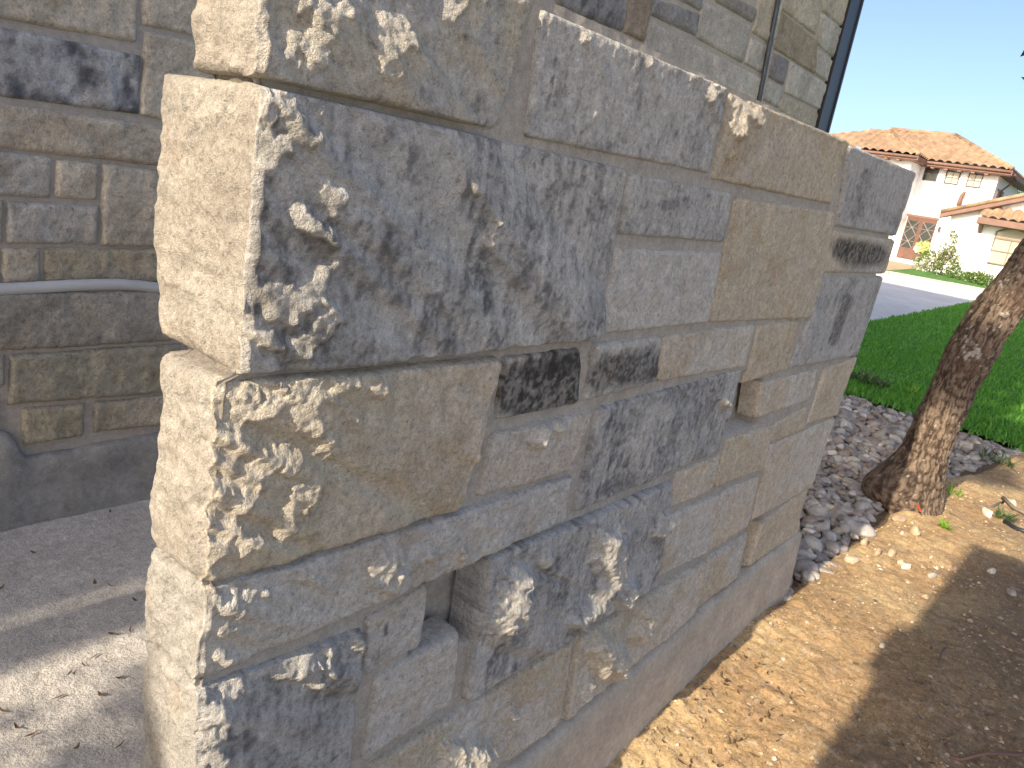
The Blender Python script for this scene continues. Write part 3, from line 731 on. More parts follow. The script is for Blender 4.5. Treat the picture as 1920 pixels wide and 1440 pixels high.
for k, (q, col, st) in enumerate(HS):
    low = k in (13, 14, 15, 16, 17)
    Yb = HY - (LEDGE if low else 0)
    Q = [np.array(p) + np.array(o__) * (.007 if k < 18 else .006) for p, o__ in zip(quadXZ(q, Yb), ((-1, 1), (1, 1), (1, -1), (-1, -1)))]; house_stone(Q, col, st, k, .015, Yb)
    boxes.append((min(p[0] for p in Q) - .012, max(p[0] for p in Q) + .012, min(p[1] for p in Q) - .012, max(p[1] for p in Q) + .012))
# the courses the garden wall hides, and those above and beside the view
XC0, XC1 = 0.1, 8.14
rr = random.Random(5); zc = .26; k = 100
while zc < 4.3:
    hh = rr.choice((.12, .15, .18)); c, d = zc + .009, zc + hh - .009
    cuts = sorted([(B[0], B[1]) for B in boxes if c < B[3] and d > B[2]])
    free_, x = [], XC0 - rr.random() * .2
    for (a, b) in cuts:
        if a > x: free_.append((x, a))
        x = max(x, b)
    free_.append((x, XC1))
    for (a, b) in free_:
        x = a
        while b - x > .10:
            x1 = x + rr.uniform(.2, .7)
            if b - x1 < .16: x1 = b
            if zc + hh < 1.483 - .68 and x < 3.19 and x1 > 3.19: x1 = 3.191 if x < 3.1 else x1
            on_ledge = zc + hh < 1.483 - .68 and x1 < 3.2
            house_stone([(x + .009, d), (x1 - .009, d), (x1 - .009, c), (x + .009, c)], HB if rr.random() < .6 else HG, rr.choice((0, 0, .1, .4)), k, .012, HY - (LEDGE if on_ledge else 0)); k += 1
            x = x1
    zc += hh
# mortar bed, body of the house
mb = MB(); mb.box((-.2, HY, -.1), (8.18, HY + .12, 6.0)); mb.build('mortar_bed', MAT['house_mortar'], house).location = -HL
mb = MB(); mb.box((-.2, HY - LEDGE + .004, .12), (3.2, HY - .001, 1.483 - .66)); mb.build('mortar_bed', MAT['house_mortar'], house).location = -HL
mb = MB(); mb.box((-.2, HY + .12, -.1), (8.18, HY + 8, 12.2)); mb.build('house_body', MAT['renders'], house).location = -HL
# unseen wing added sunward of the camera to shade the pad and wall
mb = MB(); mb.box((-9.5, 2.47, -.3), (-6.5, HY + 8, 6.2)); mb.build('added_shade_wing', MAT['renders'], house).location = -HL
mb = MB(); mb.box((-6.5, HY, -.3), (-.2, HY + 8, 6.2)); mb.build('house_body', MAT['renders'], house).location = -HL
# concrete footing with a rounded step
hf = [(-.2, 0), (3.3, 0)]
ytop = np.interp
PADZ = (-1.95 + 1.854) * S
fxs = np.linspace(-.2, 3.4, 160); top = np.full_like(fxs, 1.483 - 1.63 * S)
a_ = onY(42, 835, HY - .07)[0]
top = top + (.115) * (1 - sstep(a_ - .05, a_ + .012, fxs)) + .008 * fbm(fxs, fxs * 0, .1, 3, 1600) + (fxs - 1.2) * .03
rows = []
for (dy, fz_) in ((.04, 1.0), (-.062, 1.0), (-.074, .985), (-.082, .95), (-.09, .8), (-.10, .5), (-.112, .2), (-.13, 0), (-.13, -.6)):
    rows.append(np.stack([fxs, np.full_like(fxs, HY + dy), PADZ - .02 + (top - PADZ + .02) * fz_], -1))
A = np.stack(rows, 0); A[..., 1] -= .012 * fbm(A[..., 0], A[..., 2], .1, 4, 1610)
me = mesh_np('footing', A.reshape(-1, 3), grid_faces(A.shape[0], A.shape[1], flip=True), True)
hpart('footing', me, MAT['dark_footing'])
# black metal corner trim with a raised outer lip
xo, zo = onY(1619, 0, HY)[0], 4.6
x1t = onY(1550, 247, HY - .03)[0]; x0t = onY(1531, 240, HY - .03)[0]
mb = MB(); mb.box((x0t, HY - .045, -.05), (x1t - .03, HY + .3, 6.2)); mb.build('corner_trim', MAT['black'], house, bevel=.004).location = -HL
mb = MB(); mb.box((x1t - .03, HY - .06, -.05), (x1t, HY + .3, 6.2)); mb.build('trim_lip', MAT['black'], house, bevel=.004).location = -HL
# conduit with its clamp
c0, c1 = onY(1467, -40, HY - .035), onY(1423, 190, HY - .035)
d_ = (c1 - c0); c0 = c0 - d_ * .6; c1 = c1 + d_ * 1.4
cp = MB().tube([c0, c1], .021, 14).build('conduit', MAT['galv'], house, smooth=True); cp.location = -HL
cc = onY(1449, 66, HY - .035)
dn = Vector(d_).normalized()
cl = MB().tube([Vector(cc) - dn * .02, Vector(cc) + dn * .02], .026, 14).box((cc[0] - .045, HY - .03, cc[2] - .017), (cc[0] + .045, HY - .018, cc[2] + .017)).build('clamp', MAT['clamp'], cp)
cl.location = (0, 0, 0)
# white plastic pipe lying along the ledge
pts = [onY(a, b, HY - .045) for a, b in ((-160, 551), (-40, 545), (0, 542.5), (60, 539.5), (120, 536), (180, 533.5), (220, 533), (260, 535.5), (300, 540), (340, 546))]
pp = MB().tube(pts, .0215, 16).build('pipe', MAT['pipe'], None, smooth=True)
tag(pp, 'white plastic pipe lying along the ledge of the house wall', 'pipe')
print('house done')

# ------------------------------------------------------------------ the ground
me = MB()
gxs = np.unique(np.concatenate([np.linspace(-60, 60, 61), np.linspace(60, 700, 20)])); gys = np.unique(np.concatenate([np.linspace(-60, 60, 25), np.linspace(-500, -60, 6), np.linspace(60, 500, 6)]))
A = np.stack(np.meshgrid(gxs, gys), -1); Zb = zg(A[..., 0]) - .12
me = mesh_np('ground', np.concatenate([A, Zb[..., None]], -1).reshape(-1, 3), grid_faces(*A.shape[:2]), True)
link('ground', me, MAT['far_ground'], kind='structure')

# dirt strip: fine near the lens, real crumbs and hollows
dx = np.concatenate([np.arange(.6, 3.2, .008), np.arange(3.2, 6.0, .012), np.arange(6.0, 10.4, .04)]); dy = np.concatenate([np.arange(-4.0, -.5, .04), np.arange(-.5, .96, .009)])
DX, DY = np.meshgrid(dx, dy)
near = 1 - sstep(3.0, 6.5, DX)
clod = np.clip(fbm(DX, DY, .05, 4, 2010, .6), 0, 1) ** 1.5
DZ = zg(DX) + .018 * fbm(DX, DY, .6, 4, 2000) + .012 * fbm(DX, DY, .13, 5, 2001, .62) + .004 * fbm(DX, DY, .05, 3, 2002) + .022 * clod * (.4 + .6 * sstep(.1, .5, DY)) * (.35 + .65 * (1 - sstep(1.7, 3.2, DX)))
DZ += .0035 * fbm(DX, DY, .026, 2, 2003) * near
DZ += .016 * sstep(.62, .80, DY) * (1 - sstep(2.7, 3.1, DX)) - .06 * sstep(.70, .80, DY + .03 * np.sin(DX * 3.1) + .16 * np.clip(DX - 5.3, 0, 2.6)) * sstep(2.9, 3.1, DX)      # banked against the footing, cut away for the rock bed
f = sstep(-.5, .5, fbm(DX, DY, .4, 5, 2020))
DC = mix(np.array((.37, .245, .125)), np.array((.51, .365, .19)), f[..., None])
DC = mix(DC, np.array((.26, .17, .11)), (.4 * sstep(.25, .7, fbm(DX, DY, .09, 4, 2021)))[..., None])
DC = mix(DC, np.array((.125, .092, .066)), (.8 * sstep(.5, -.15, DY + .18 * fbm(DX, DY, .3, 4, 2024)))[..., None])      # loam and litter away from the wall, with shade put into the colour
DC = mix(DC, np.array((.44, .36, .26)), (.5 * sstep(.35, .6, fbm(DX, DY, .02, 2, 2022)))[..., None])
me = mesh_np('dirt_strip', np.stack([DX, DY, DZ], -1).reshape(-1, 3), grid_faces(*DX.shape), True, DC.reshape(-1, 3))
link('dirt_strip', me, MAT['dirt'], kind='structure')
def dirtz(x, y):
    i = int(np.clip(np.searchsorted(dx, x), 1, len(dx) - 1)); j = int(np.clip(np.searchsorted(dy, y), 1, len(dy) - 1))
    return float(DZ[j, i])

# concrete pad on the far side of the wall, washed finish
pxs = np.arange(-.6, 3.3, .012); pys = np.arange(.9, HY - .05, .012)
AX, AY = np.meshgrid(pxs, pys); AZ = PADZ + .004 * fbm(AX, AY, .4, 3, 2100) + .0022 * fbm(AX, AY, .02, 3, 2101)
me = mesh_np('concrete_pad', np.stack([AX, AY, AZ], -1).reshape(-1, 3), grid_faces(*AX.shape), True)
link('concrete_pad', me, MAT['pad'], kind='structure')

# soil under the river rock
bx, by = np.meshgrid(np.arange(3.0, 9.4, .06), np.arange(.1, HY, .06))
me = mesh_np('rock_bed_soil', np.stack([bx, by, zg(bx) - .035 + .01 * fbm(bx, by, .3, 3, 2200)], -1).reshape(-1, 3), grid_faces(*bx.shape), True)
link('rock_bed_soil', me, MAT['soil'], kind='structure')

# lawn, street, verge
g1, g2 = onG(1629, 605), onG(1813, 569)
k1, k2 = onG(1661, 512), onG(1847, 546)
ld = (g2 - g1) / (g2[0] - g1[0]); kd = (k2 - k1) / (k2[1] - k1[1])
print('lawn edge', g1, g2, 'kerb', k1, k2)
def sheet(name, pts, mat, dz, n=24, thick=0):
    pts = [np.array(p[:2]) for p in pts]
    A = []
    for i in range(n + 1):
        t = i / n
        a = pts[0] * (1 - t) + pts[3] * t; b = pts[1] * (1 - t) + pts[2] * t
        A.append([a * (1 - s) + b * s for s in np.linspace(0, 1, 13)])
    A = np.array(A); Z = zg(A[..., 0]) + dz
    V = np.concatenate([A, Z[..., None]], -1)
    me = mesh_np(name, V.reshape(-1, 3), grid_faces(*A.shape[:2]), True)
    o = link(name, me, mat, kind='structure')
    if thick: 
        s_ = o.modifiers.new('t', 'SOLIDIFY'); s_.thickness = thick; s_.offset = 0
    return o
sheet('street', [(8, 40), (8, -30), (60, -30), (60, 40)], MAT['street'], -.05)
lx0 = 7.3
def lawn_y(x): return g1[1] + (x - g1[0]) * ld[1]     # lawn's straight edge with the paving
far_x = g2[0] + 2.5
LAW = [(lx0, lawn_y(lx0)), (lx0, -14), (far_x, -14), (far_x, lawn_y(far_x))]
# front edge of the lawn is curved round the rock bed
def lawn_front(y): return 7.55 + .55 * np.clip((y - .5) / 2.2, -3, 1) + .12 * np.sin(y * 2.1)
ly = np.linspace(-14, 8, 90)
A = []
for y in ly:
    x0 = max(lawn_front(y), 6.9); x1 = far_x if y < lawn_y(far_x) else g1[0] + (y - g1[1]) / ld[1] if ld[1] < 0 else far_x
    A.append([(x0 * (1 - s) + x1 * s, y) for s in np.linspace(0, 1, 40)])
A = np.array(A)
# squeeze rows past the paving edge
keep_y = np.minimum(A[..., 1], np.array([[lawn_y(x) for x in row] for row in A[..., 0]]))
A[..., 1] = keep_y
V = np.concatenate([A, (zg(A[..., 0]) + .012 + .02 * fbm(A[..., 0], A[..., 1], 1.5, 3, 2300))[..., None]], -1)
me = mesh_np('lawn', V.reshape(-1, 3), grid_faces(*A.shape[:2]), True)
link('lawn', me, MAT['lawn'], kind='structure')
# grass blades
N = 150000
u = rng.random(N); gxp = 7.2 + (far_x - 7.2) * u ** 2.0; gyp = rng.uniform(-5, 7, N)
ok = (gxp > lawn_front(gyp) - .02 + .08 * rng.standard_normal(N)) & (gyp < g1[1] + (gxp - g1[0]) * ld[1])
ppx, ppy, dep = proj(np.stack([gxp, gyp, zg(gxp)], -1))
ok &= (dep > 0) & (ppx > 1540) & (ppx < 2000)
gxp, gyp = gxp[ok], gyp[ok]; n = len(gxp)
hgt = rng.uniform(.035, .075, n) * (1 + .4 * fbm(gxp, gyp, .5, 3, 2310)); ang = rng.uniform(0, 6.283, n); wd = rng.uniform(.003, .0055, n) * (1 + gxp / 9); lean = rng.uniform(.1, .7, n) * hgt; la = rng.uniform(0, 6.283, n)
B = np.stack([gxp, gyp, zg(gxp) + .005], -1); t1 = np.stack([np.cos(ang), np.sin(ang), 0 * ang], -1) * wd[:, None]
tip = B + np.stack([np.cos(la) * lean, np.sin(la) * lean, hgt], -1); midp = B + (tip - B) * .55 + np.array([0, 0, .006])
V = np.stack([B - t1, B + t1, midp + t1 * .7, midp - t1 * .7, tip], 1).reshape(-1, 3)
i0 = np.arange(n)[:, None] * 5
me = mesh_np('lawn_grass', V, [i0 + np.array([[0, 1, 2, 3]]), i0 + np.array([[3, 2, 4]])], False)
o = link('lawn_grass', me, MAT['grass']); tag(o, 'short green lawn grass beyond the river rocks', 'grass', kind='stuff')
# kerb, far verge and path
def at_kerb(y): return k1[0] + (y - k1[1]) * (k2[0] - k1[0]) / (k2[1] - k1[1])
mb = MB()
for a in np.arange(-16, 22, 2.0):
    xa, xb = at_kerb(a), at_kerb(a + 1.985)
    z = float(zg(xa)) - .05
    mb.prism([(xa, a, z), (xb, a + 1.985, z), (xb, a + 1.985, z + .14), (xa, a, z + .14)], (.32, 0, 0))
mb.build('kerb', MAT['kerb'], kind='structure', bevel=0)
sheet('verge', [(at_kerb(-18) + .31, -18), (at_kerb(24) + .31, 24), (75, 24), (75, -18)], MAT['lawn'], .075)
print('ground done')

# ------------------------------------------------------------------ river rocks
def ico(sub):
    bm = bmesh.new(); bmesh.ops.create_icosphere(bm, subdivisions=sub, radius=1); bm.verts.ensure_lookup_table()
    V = np.array([v.co[:] for v in bm.verts]); F = np.array([[v.index for v in f.verts] for f in bm.faces]); bm.free(); return V, F
ICV, ICF = ico(3); IC2V, IC2F = ico(2)
def rock_shape(seed, V0, rough=.16, flat=.6):
    r = np.random.default_rng(seed)
    V = V0.copy(); d = 0
    for s in range(3):
        d = d + (.6 ** s) * vn2(V[:, 0] * (1.1 + s) + seed * 3.1, V[:, 1] * (1.1 + s) + V[:, 2] * 1.7 * (1 + s) + seed, seed + s)
    V = V * (1 + rough * d)[:, None]
    # a few worn flats
    for _ in range(4):
        nrm = r.normal(size=3); nrm /= np.linalg.norm(nrm); h = r.uniform(.66, .9)
        e = V @ nrm - h; V = V - np.where(e > 0, e * .8, 0)[:, None] * nrm
    return V * np.array([1, r.uniform(.6, .95), flat * r.uniform(.75, 1.2)])
RCOL = [(.30, .27, .235), (.35, .305, .25), (.25, .225, .20), (.32, .235, .18), (.38, .345, .295), (.22, .20, .185), (.33, .265, .195), (.28, .24, .215), (.44, .405, .35), (.26, .205, .165)]
RCOL = [tuple(min((c * .68 + .32 * sum(q) / 3) * 1.22, .6) for c in q) for q in RCOL]
RNAME = ['warm grey', 'beige', 'grey brown', 'reddish brown', 'pale cream', 'dark grey', 'tan', 'dusty brown', 'whitish', 'dark brown']
rock_meshes = []
for i in range(20):
    V = rock_shape(40 + i, ICV)
    c = np.array(RCOL[i % 10]); C = mix(c * .85, c * 1.15, sstep(-.4, .4, fbm(V[:, 0] * 1.0 + i, V[:, 2] + V[:, 1], .8, 3, 2400 + i))[:, None])
    me = mesh_np('river_rock', V, ICF, True, C); me.materials.append(MAT['river']); rock_meshes.append(me)
wall_edge = lambda x, y: y / x < (Y0 / 3.17) * 1.06       # seen past the far end of the wall
cand = []
tries = 0
cell = {}
def free(x, y, r):
    gx, gy = int(x / .12), int(y / .12)
    for a in range(gx - 1, gx + 2):
        for b in range(gy - 1, gy + 2):
            for (X, Y, Rr) in cell.get((a, b), ()):
                if (X - x) ** 2 + (Y - y) ** 2 < ((Rr + r) * .68) ** 2: return False
    cell.setdefault((gx, gy), []).append((x, y, r)); return True
rr = random.Random(11)
def bed(x, y):
    lo = .765 + .03 * math.sin(x * 3.1) + (.0 if x < 5.3 else -min((x - 5.3) * .16, .42))
    return lo < y < 2.9 and x > 2.97 + max(0, .25 - abs(y - .9)) and x < lawn_front(y) - .02
for _ in range(26000):
    x, y = rr.uniform(2.9, 8.6), rr.uniform(.3, 2.9)
    if not bed(x, y): continue
    r = rr.choice((.022, .028, .034, .04, .046, .055)) * (1.0 if rr.random() > .06 else 1.35)
    if free(x, y, r): cand.append((x, y, r))
# a second, looser layer
top = [(x + rr.uniform(-.04, .04), y + rr.uniform(-.04, .04), r * .9, 1) for (x, y, r) in cand if rr.random() < .35]
cand = [(x, y, r, 0) for (x, y, r) in cand] + [c for c in top if bed(c[0], c[1])]
X = np.array([c[0] for c in cand]); Yc = np.array([c[1] for c in cand])
ppx, ppy, dep = proj(np.stack([X, Yc, zg(X)], -1))
vis = np.array([(0 < a < 1925) and (b < 1445) and wall_edge(x, y) for a, b, x, y in zip(ppx, ppy, X, Yc)])
size = np.array([c[2] for c in cand]) / dep * np.where(vis, 1, 0)
order = np.argsort(-size)
chosen = set(order[:300].tolist())
print('rocks', len(cand), 'visible', vis.sum())
BV, BF, BC = [], [], []; nb = 0
shapes2 = [rock_shape(40 + i, IC2V) for i in range(20)]
for i, (x, y, r, layer) in enumerate(cand):
    mi = rr.randrange(20); rz = rr.uniform(0, 6.28); tx, ty = rr.uniform(-.35, .35), rr.uniform(-.35, .35)
    z = float(zg(x)) - .035 + r * .22 + layer * .022
    sc = (r * rr.uniform(.95, 1.35), r * rr.uniform(.9, 1.1), r * rr.uniform(.85, 1.15))
    if i in chosen:
        o = bpy.data.objects.new('river_rock', rock_meshes[mi]); COL.objects.link(o)
        o.location = (x, y, z); o.rotation_euler = (tx, ty, rz); o.scale = sc
        where = 'close to the end of the garden wall' if x < 4.3 else ('left of the leaning trunk' if x < 5.8 else 'near the lawn edge')
        big = 'large' if r > .05 else ('small' if r < .035 else 'medium')
        tag(o, f'{big} {RNAME[mi % 10]} river rock in the bed {where}', 'rock', 'river rocks in the bed behind the wall')
    elif wall_edge(x, y / 1.5) or rr.random() < .2:
        Rm = np.array((Matrix.Rotation(rz, 3, 'Z') @ Matrix.Rotation(ty, 3, 'Y') @ Matrix.Rotation(tx, 3, 'X')))
        v = (shapes2[mi] * np.array(sc)) @ Rm.T + np.array([x, y, z])
        BV.append(v); BF.append(IC2F + nb); nb += len(v); c = np.array(RCOL[mi % 10]) * rr.uniform(.85, 1.15); BC.append(np.repeat(c[None], len(v), 0))
if BV:
    me = mesh_np('river_rocks', np.concatenate(BV), np.concatenate(BF), True, np.concatenate(BC))
    o = link('river_rocks', me, MAT['river']); tag(o, 'smaller and farther river rocks filling the bed', 'rocks', kind='stuff')

# ------------------------------------------------------------------ stones and litter on the dirt
def single_rock(px, py, wpx, hpx, col, label, seed, group=None, name='rock', rz=0.0, tall=1.0, angular=.2):
    p = onG(px, py); dep_ = proj(p[None])[2][0]; mpp = dep_ / FPX
    V = rock_shape(seed, ICV, angular, 1.0)
    C = mix(np.array(col) * .88, np.array(col) * 1.12, sstep(-.4, .4, fbm(V[:, 0], V[:, 2] + V[:, 1], .6, 3, seed))[:, None])
    me = mesh_np(name, V, ICF, True, C); me.materials.append(MAT['river'])
    o = bpy.data.objects.new(name, me); COL.objects.link(o)
    sx, sz = wpx * .5 * mpp, hpx * .42 * mpp * tall
    o.scale = (sx, sx * .8, sz); o.rotation_euler = (.1, -.1, rz)
    o.location = (p[0], p[1], dirtz(p[0], p[1]) + sz * .25)
    return tag(o, label, 'rock', group)
LT = (.50, .42, .30); PB = (.42, .30, .20); GY = (.34, .30, .26); WH = (.60, .54, .43)
single_rock(1713, 1001, 30, 26, (.44, .33, .21), 'tan rock casting a shadow on lit dirt, nearest the green weed', 1, rz=.6)
single_rock(1684, 974, 34, 14, (.42, .31, .2), 'long flat tan rock half buried at the foot of the trunk', 2, rz=-.3)
single_rock(1672, 1037, 28, 17, PB, 'rounded brown rock beside another in the row on lit dirt', 3)
single_rock(1690, 1056, 20, 14, LT, 'small pale rock touching the white oval rock', 4)
single_rock(1699, 1064, 24, 18, WH, 'white oval rock at the lower end of the row on lit dirt', 5, rz=-.5)
single_rock(1748, 1080, 22, 17, GY, 'lone oval grey brown rock near the shadow edge', 6, rz=-.4)
single_rock(1597, 1051, 30, 15, (.44, .34, .24), 'flat tan rock on lit dirt just below the river bed', 7, rz=-.5)
single_rock(1620, 1020, 24, 24, (.42, .32, .22), 'tan rock at the upper left end of the row by the river bed', 8)
single_rock(1646, 1036, 22, 22, (.38, .27, .18), 'brown rock in the middle of the row on lit dirt', 9)
single_rock(1746, 1045, 13, 9, (.46, .36, .26), 'small pinkish pebble on lit dirt left of the lone oval rock', 10)
single_rock(1791, 1063, 15, 9, (.36, .24, .16), 'small red brown pebble on lit dirt by the shadow edge', 11)
single_rock(1859, 1069, 24, 13, WH, 'pale oval pebble lying alone in the shaded dirt', 12, rz=-.2)
single_rock(1897, 1110, 28, 16, GY, 'grey flat stone in the shaded dirt at the right', 13)
single_rock(1848, 968, 30, 26, WH, 'whitish blocky rock at the edge of the dark shadow', 14, rz=.5, angular=.3)
single_rock(1895, 948, 28, 24, LT, 'pale wedge shaped rock behind the grey stick', 15, rz=.9, angular=.3)
single_rock(1690, 1002, 13, 9, WH, 'small white pebble beside the tan rock with the shadow', 16)
single_rock(1875, 846, 24, 14, WH, 'pale rock on the lit dirt bank at the far right', 17)
single_rock(1876, 1160, 17, 9, GY, 'dull grey pebble in the dark shaded dirt', 18)
single_rock(1652, 1215, 17, 8, WH, 'small white chip near the notch of the shadow edge', 19)
single_rock(1467, 1240, 13, 10, LT, 'pale pebble alone in the middle of the lit dirt', 20)
# crumbs of dirt and grit
N = 42000
cx = .9 + 6.0 * rng.random(N) ** 1.5; cy = rng.uniform(-.6, .86, N)
dens = sstep(-.25, .35, fbm(cx, cy, .35, 3, 2500)) * (.35 + .65 * (1 - sstep(1.6, 3.0, cx))); ok = rng.random(N) < dens * .75 + .10
cx, cy = cx[ok], cy[ok]; n = len(cx)
base8 = np.array([[1, 0, 0], [0, 1, 0], [-1, 0, 0], [0, -1, 0], [0, 0, 1], [0, 0, -1.]]); f8 = np.array([[0, 1, 4], [1, 2, 4], [2, 3, 4], [3, 0, 4], [1, 0, 5], [2, 1, 5], [3, 2, 5], [0, 3, 5]])
r_ = .0022 + .0105 * rng.random(n) ** 4.5 + np.where(rng.random(n) < .025, rng.uniform(.004, .011, n), 0)
cz = np.array([dirtz(a, b) for a, b in zip(cx, cy)])
V = base8[None] * rng.uniform(.55, 1.2, (n, 6, 3)) * r_[:, None, None]
a_ = rng.uniform(0, 6.28, n); ca, sa = np.cos(a_)[:, None], np.sin(a_)[:, None]
V = np.stack([V[..., 0] * ca - V[..., 1] * sa, V[..., 0] * sa + V[..., 1] * ca, V[..., 2] * .7], -1) + np.stack([cx, cy, cz + r_ * .2], -1)[:, None]
cc_ = mix(np.array((.30, .20, .115)), np.array((.50, .42, .30)), (rng.random(n) ** 2)[:, None]); cc_[rng.random(n) < .07] = (.62, .57, .47); cc_ = np.repeat(cc_[:, None], 6, 1)
me = mesh_np('dirt_crumbs', V.reshape(-1, 3), (np.arange(n)[:, None, None] * 6 + f8[None]).reshape(-1, 3), False, cc_.reshape(-1, 3))
o = link('dirt_crumbs', me, MAT['dirt']); tag(o, 'loose crumbs of soil and grit on the dirt strip', 'soil', kind='stuff')

# dry leaves: thin curled lance shapes
def leaf_mesh(L, W, curl, seed):
    r = random.Random(seed); n = 7; V = []; F = []
    for i in range(n):
        t = i / (n - 1); w = W * math.sin(math.pi * min(max(t, .04), .97)) ** .8
        z = curl * (t - .5) ** 2 * 4 * L * .3 + r.uniform(-.001, .001)
        x = (t - .5) * L; y = .12 * L * math.sin(t * 2.5)
        V += [(x, y - w, z + abs(curl) * w * .6), (x, y, z), (x, y + w, z + abs(curl) * w * .6)]
    for i in range(n - 1):
        for j in range(2): F.append((i * 3 + j, i * 3 + j + 1, i * 3 + 4 + j, i * 3 + 3 + j))
    me = bpy.data.meshes.new('dry_leaf'); me.from_pydata(V, [], F); me.materials.append(MAT['dry']); me.polygons.foreach_set('use_smooth', [True] * len(F)); return me
LM = [leaf_mesh(.034, .0032, .5, 1), leaf_mesh(.028, .005, .9, 2), leaf_mesh(.04, .0026, .3, 3), leaf_mesh(.024, .006, 1.2, 4)]
def put_leaf(p, i, label, group, rz=None):
    o = bpy.data.objects.new('dry_leaf', LM[i % 4]); COL.objects.link(o)
    o.location = p; o.rotation_euler = (random.uniform(-.2, .2), random.uniform(-.2, .2), random.uniform(0, 6.28) if rz is None else rz)
    return tag(o, label, 'leaf', group)
PADL = [(12,988),(65,1035),(215,1025),(5,1103),(133,1262),(225,1272),(113,1307),(192,1302),(8,1330),(142,1402),(222,1396),(180,1093),(210,1097),(255,1125),(160,1245),(210,1190),(60,1378),(30,1365),(180,1230),(250,913),(165,946),(220,905),(190,918),(130,925),(100,930),(205,960),(247,1180),(60,950)]
for i, (a, b) in enumerate(PADL):
    p = onZ(a, b, PADZ + .006); put_leaf((p[0], p[1], PADZ + .005), i, 'dark dry leaf lying on the pale concrete pad', 'dry leaves on the concrete pad')
DL = [(1722, 1290), (1825, 1285), (1640, 1130), (1790, 1190), (1560, 1130), (1830, 1300), (1690, 1400), (1780, 1380), (1850, 1350), (1720, 1350), (1380, 1400), (1410, 1425), (1330, 1420), (1350, 1280), (1600, 1250), (1880, 1240), (1745, 1225), (1810, 1140)]
for i, (a, b) in enumerate(DL):
    p = onG(a, b); put_leaf((p[0], p[1], dirtz(p[0], p[1]) + .008), i + 1, 'brown dry leaf lying on the dirt strip', 'dry leaves on the dirt strip')

LV, LF, ln_ = [], [], 0
for i in range(260):
    x_ = random.uniform(1.3, 2.6) if i < 190 else random.uniform(1.3, 5.0); y_ = random.uniform(.45, .73) if i < 190 else random.uniform(-.6, .3)
    m_ = LM[i % 4]; v = np.array([q.co[:] for q in m_.vertices]) * random.uniform(.4, .9)
    Rm = np.array(Matrix.Rotation(random.uniform(0, 6.28), 3, 'Z') @ Matrix.Rotation(random.uniform(-.6, .6), 3, 'X')); v = v @ Rm.T + np.array([x_, y_, dirtz(x_, y_) + .004])
    LV.append(v); LF.append(np.array([p.vertices[:] for p in m_.polygons]) + ln_); ln_ += len(v)
me = mesh_np('leaf_litter', np.concatenate(LV), np.concatenate(LF), True)
o = link('leaf_litter', me, MAT['dry']); tag(o, 'crumbled dry leaf litter along the foot of the footing', 'leaf litter', kind='stuff')

# weeds, sticks, line
def tuft(name, p, n, L, W, mat, label, cat, seed, flowers=0, spread=.5, parent_kind=None):
    r = random.Random(seed); mb = MB()
    for i in range(n):
        a = r.uniform(0, 6.28); e = r.uniform(.25, 1.3); l = L * r.uniform(.5, 1.0)
        d = Vector((math.cos(a) * math.cos(e), math.sin(a) * math.cos(e), math.sin(e))); sd = Vector((-math.sin(a), math.cos(a), 0)) * W
        o_ = Vector((r.uniform(-1, 1), r.uniform(-1, 1), 0)) * L * spread
        q = o_ + d * l; m_ = o_ + d * l * .55 + Vector((0, 0, l * .08))
        mb.poly([o_, m_ + sd, q, m_ - sd])
    root = empty(name, p, label=label, cat=cat)
    mb.build('foliage', mat, root)
    if flowers:
        fb = MB()
        for i in range(flowers):
            c = Vector((r.uniform(-1, 1), r.uniform(-1, 1), 0)) * L * spread * 1.3 + Vector((0, 0, L * r.uniform(.5, 1)))
            s_ = .008
            fb.poly([c + Vector((s_, 0, 0)), c + Vector((0, s_, .003)), c - Vector((s_, 0, 0)), c - Vector((0, s_, -.003))])
        fb.build('flower', MAT['flower'], root, kind='stuff')
    return root
p = onG(1768, 992); tuft('weed', (p[0], p[1], dirtz(p[0], p[1])), 36, .055, .009, MAT['weed'], 'small bright green weed on the lit dirt', 'plant', 3, spread=.3)
p = onG(1625, 722); tuft('flowering_plant', (p[0], p[1], 0.0), 160, .16, .012, MAT['weed_dark'], 'low white flowering plant at the lawn corner behind the wall', 'plant', 4, 26, spread=1.1)
p = onG(1712, 742); tuft('weed', (p[0], p[1], .0), 26, .15, .012, MAT['weed'], 'yellow green weed at the lawn edge left of the trunk', 'plant', 5, spread=.3)
p = onG(1880, 975); tuft('grass_tuft', (p[0], p[1], dirtz(p[0], p[1])), 40, .09, .006, MAT['weed_dark'], 'dark green grass tuft beside the whitish blocky rock', 'plant', 6, spread=.4)
p = onG(1787, 930); tuft('grass_tuft', (p[0], p[1], dirtz(p[0], p[1])), 26, .09, .004, MAT['weed'], 'thin dry grass tuft at the right foot of the trunk', 'plant', 7, spread=.5)
p = onG(1868, 868); tuft('grass_tuft', (p[0], p[1], .0), 60, .12, .006, MAT['weed_dark'], 'grey green grass tuft on the bank at the lawn edge', 'plant', 8, spread=.9)
def stick(name, pts, r, mat, label, cat, lift=.008):
    P_ = []
    for a, b in pts:
        q = onG(a, b); P_.append((q[0], q[1], dirtz(q[0], q[1]) + lift))
    o = MB().tube(P_, r, 8).build(name, mat, None, smooth=True); return tag(o, label, cat)
stick('stick', [(1824, 948), (1842, 956), (1862, 950), (1880, 944)], .008, MAT['wood'], 'bent grey stick between the two pale rocks', 'stick')
stick('pole', [(1878, 940), (1900, 955), (1935, 972)], .012, MAT['wood'], 'slim grey wooden pole at the right edge of the dirt', 'pole', .02)
stick('hose', [(1882, 980), (1905, 993), (1940, 1008)], .013, MAT['plastic_black'], 'dark poly pipe lying in the shade at the right edge', 'pipe', .012)
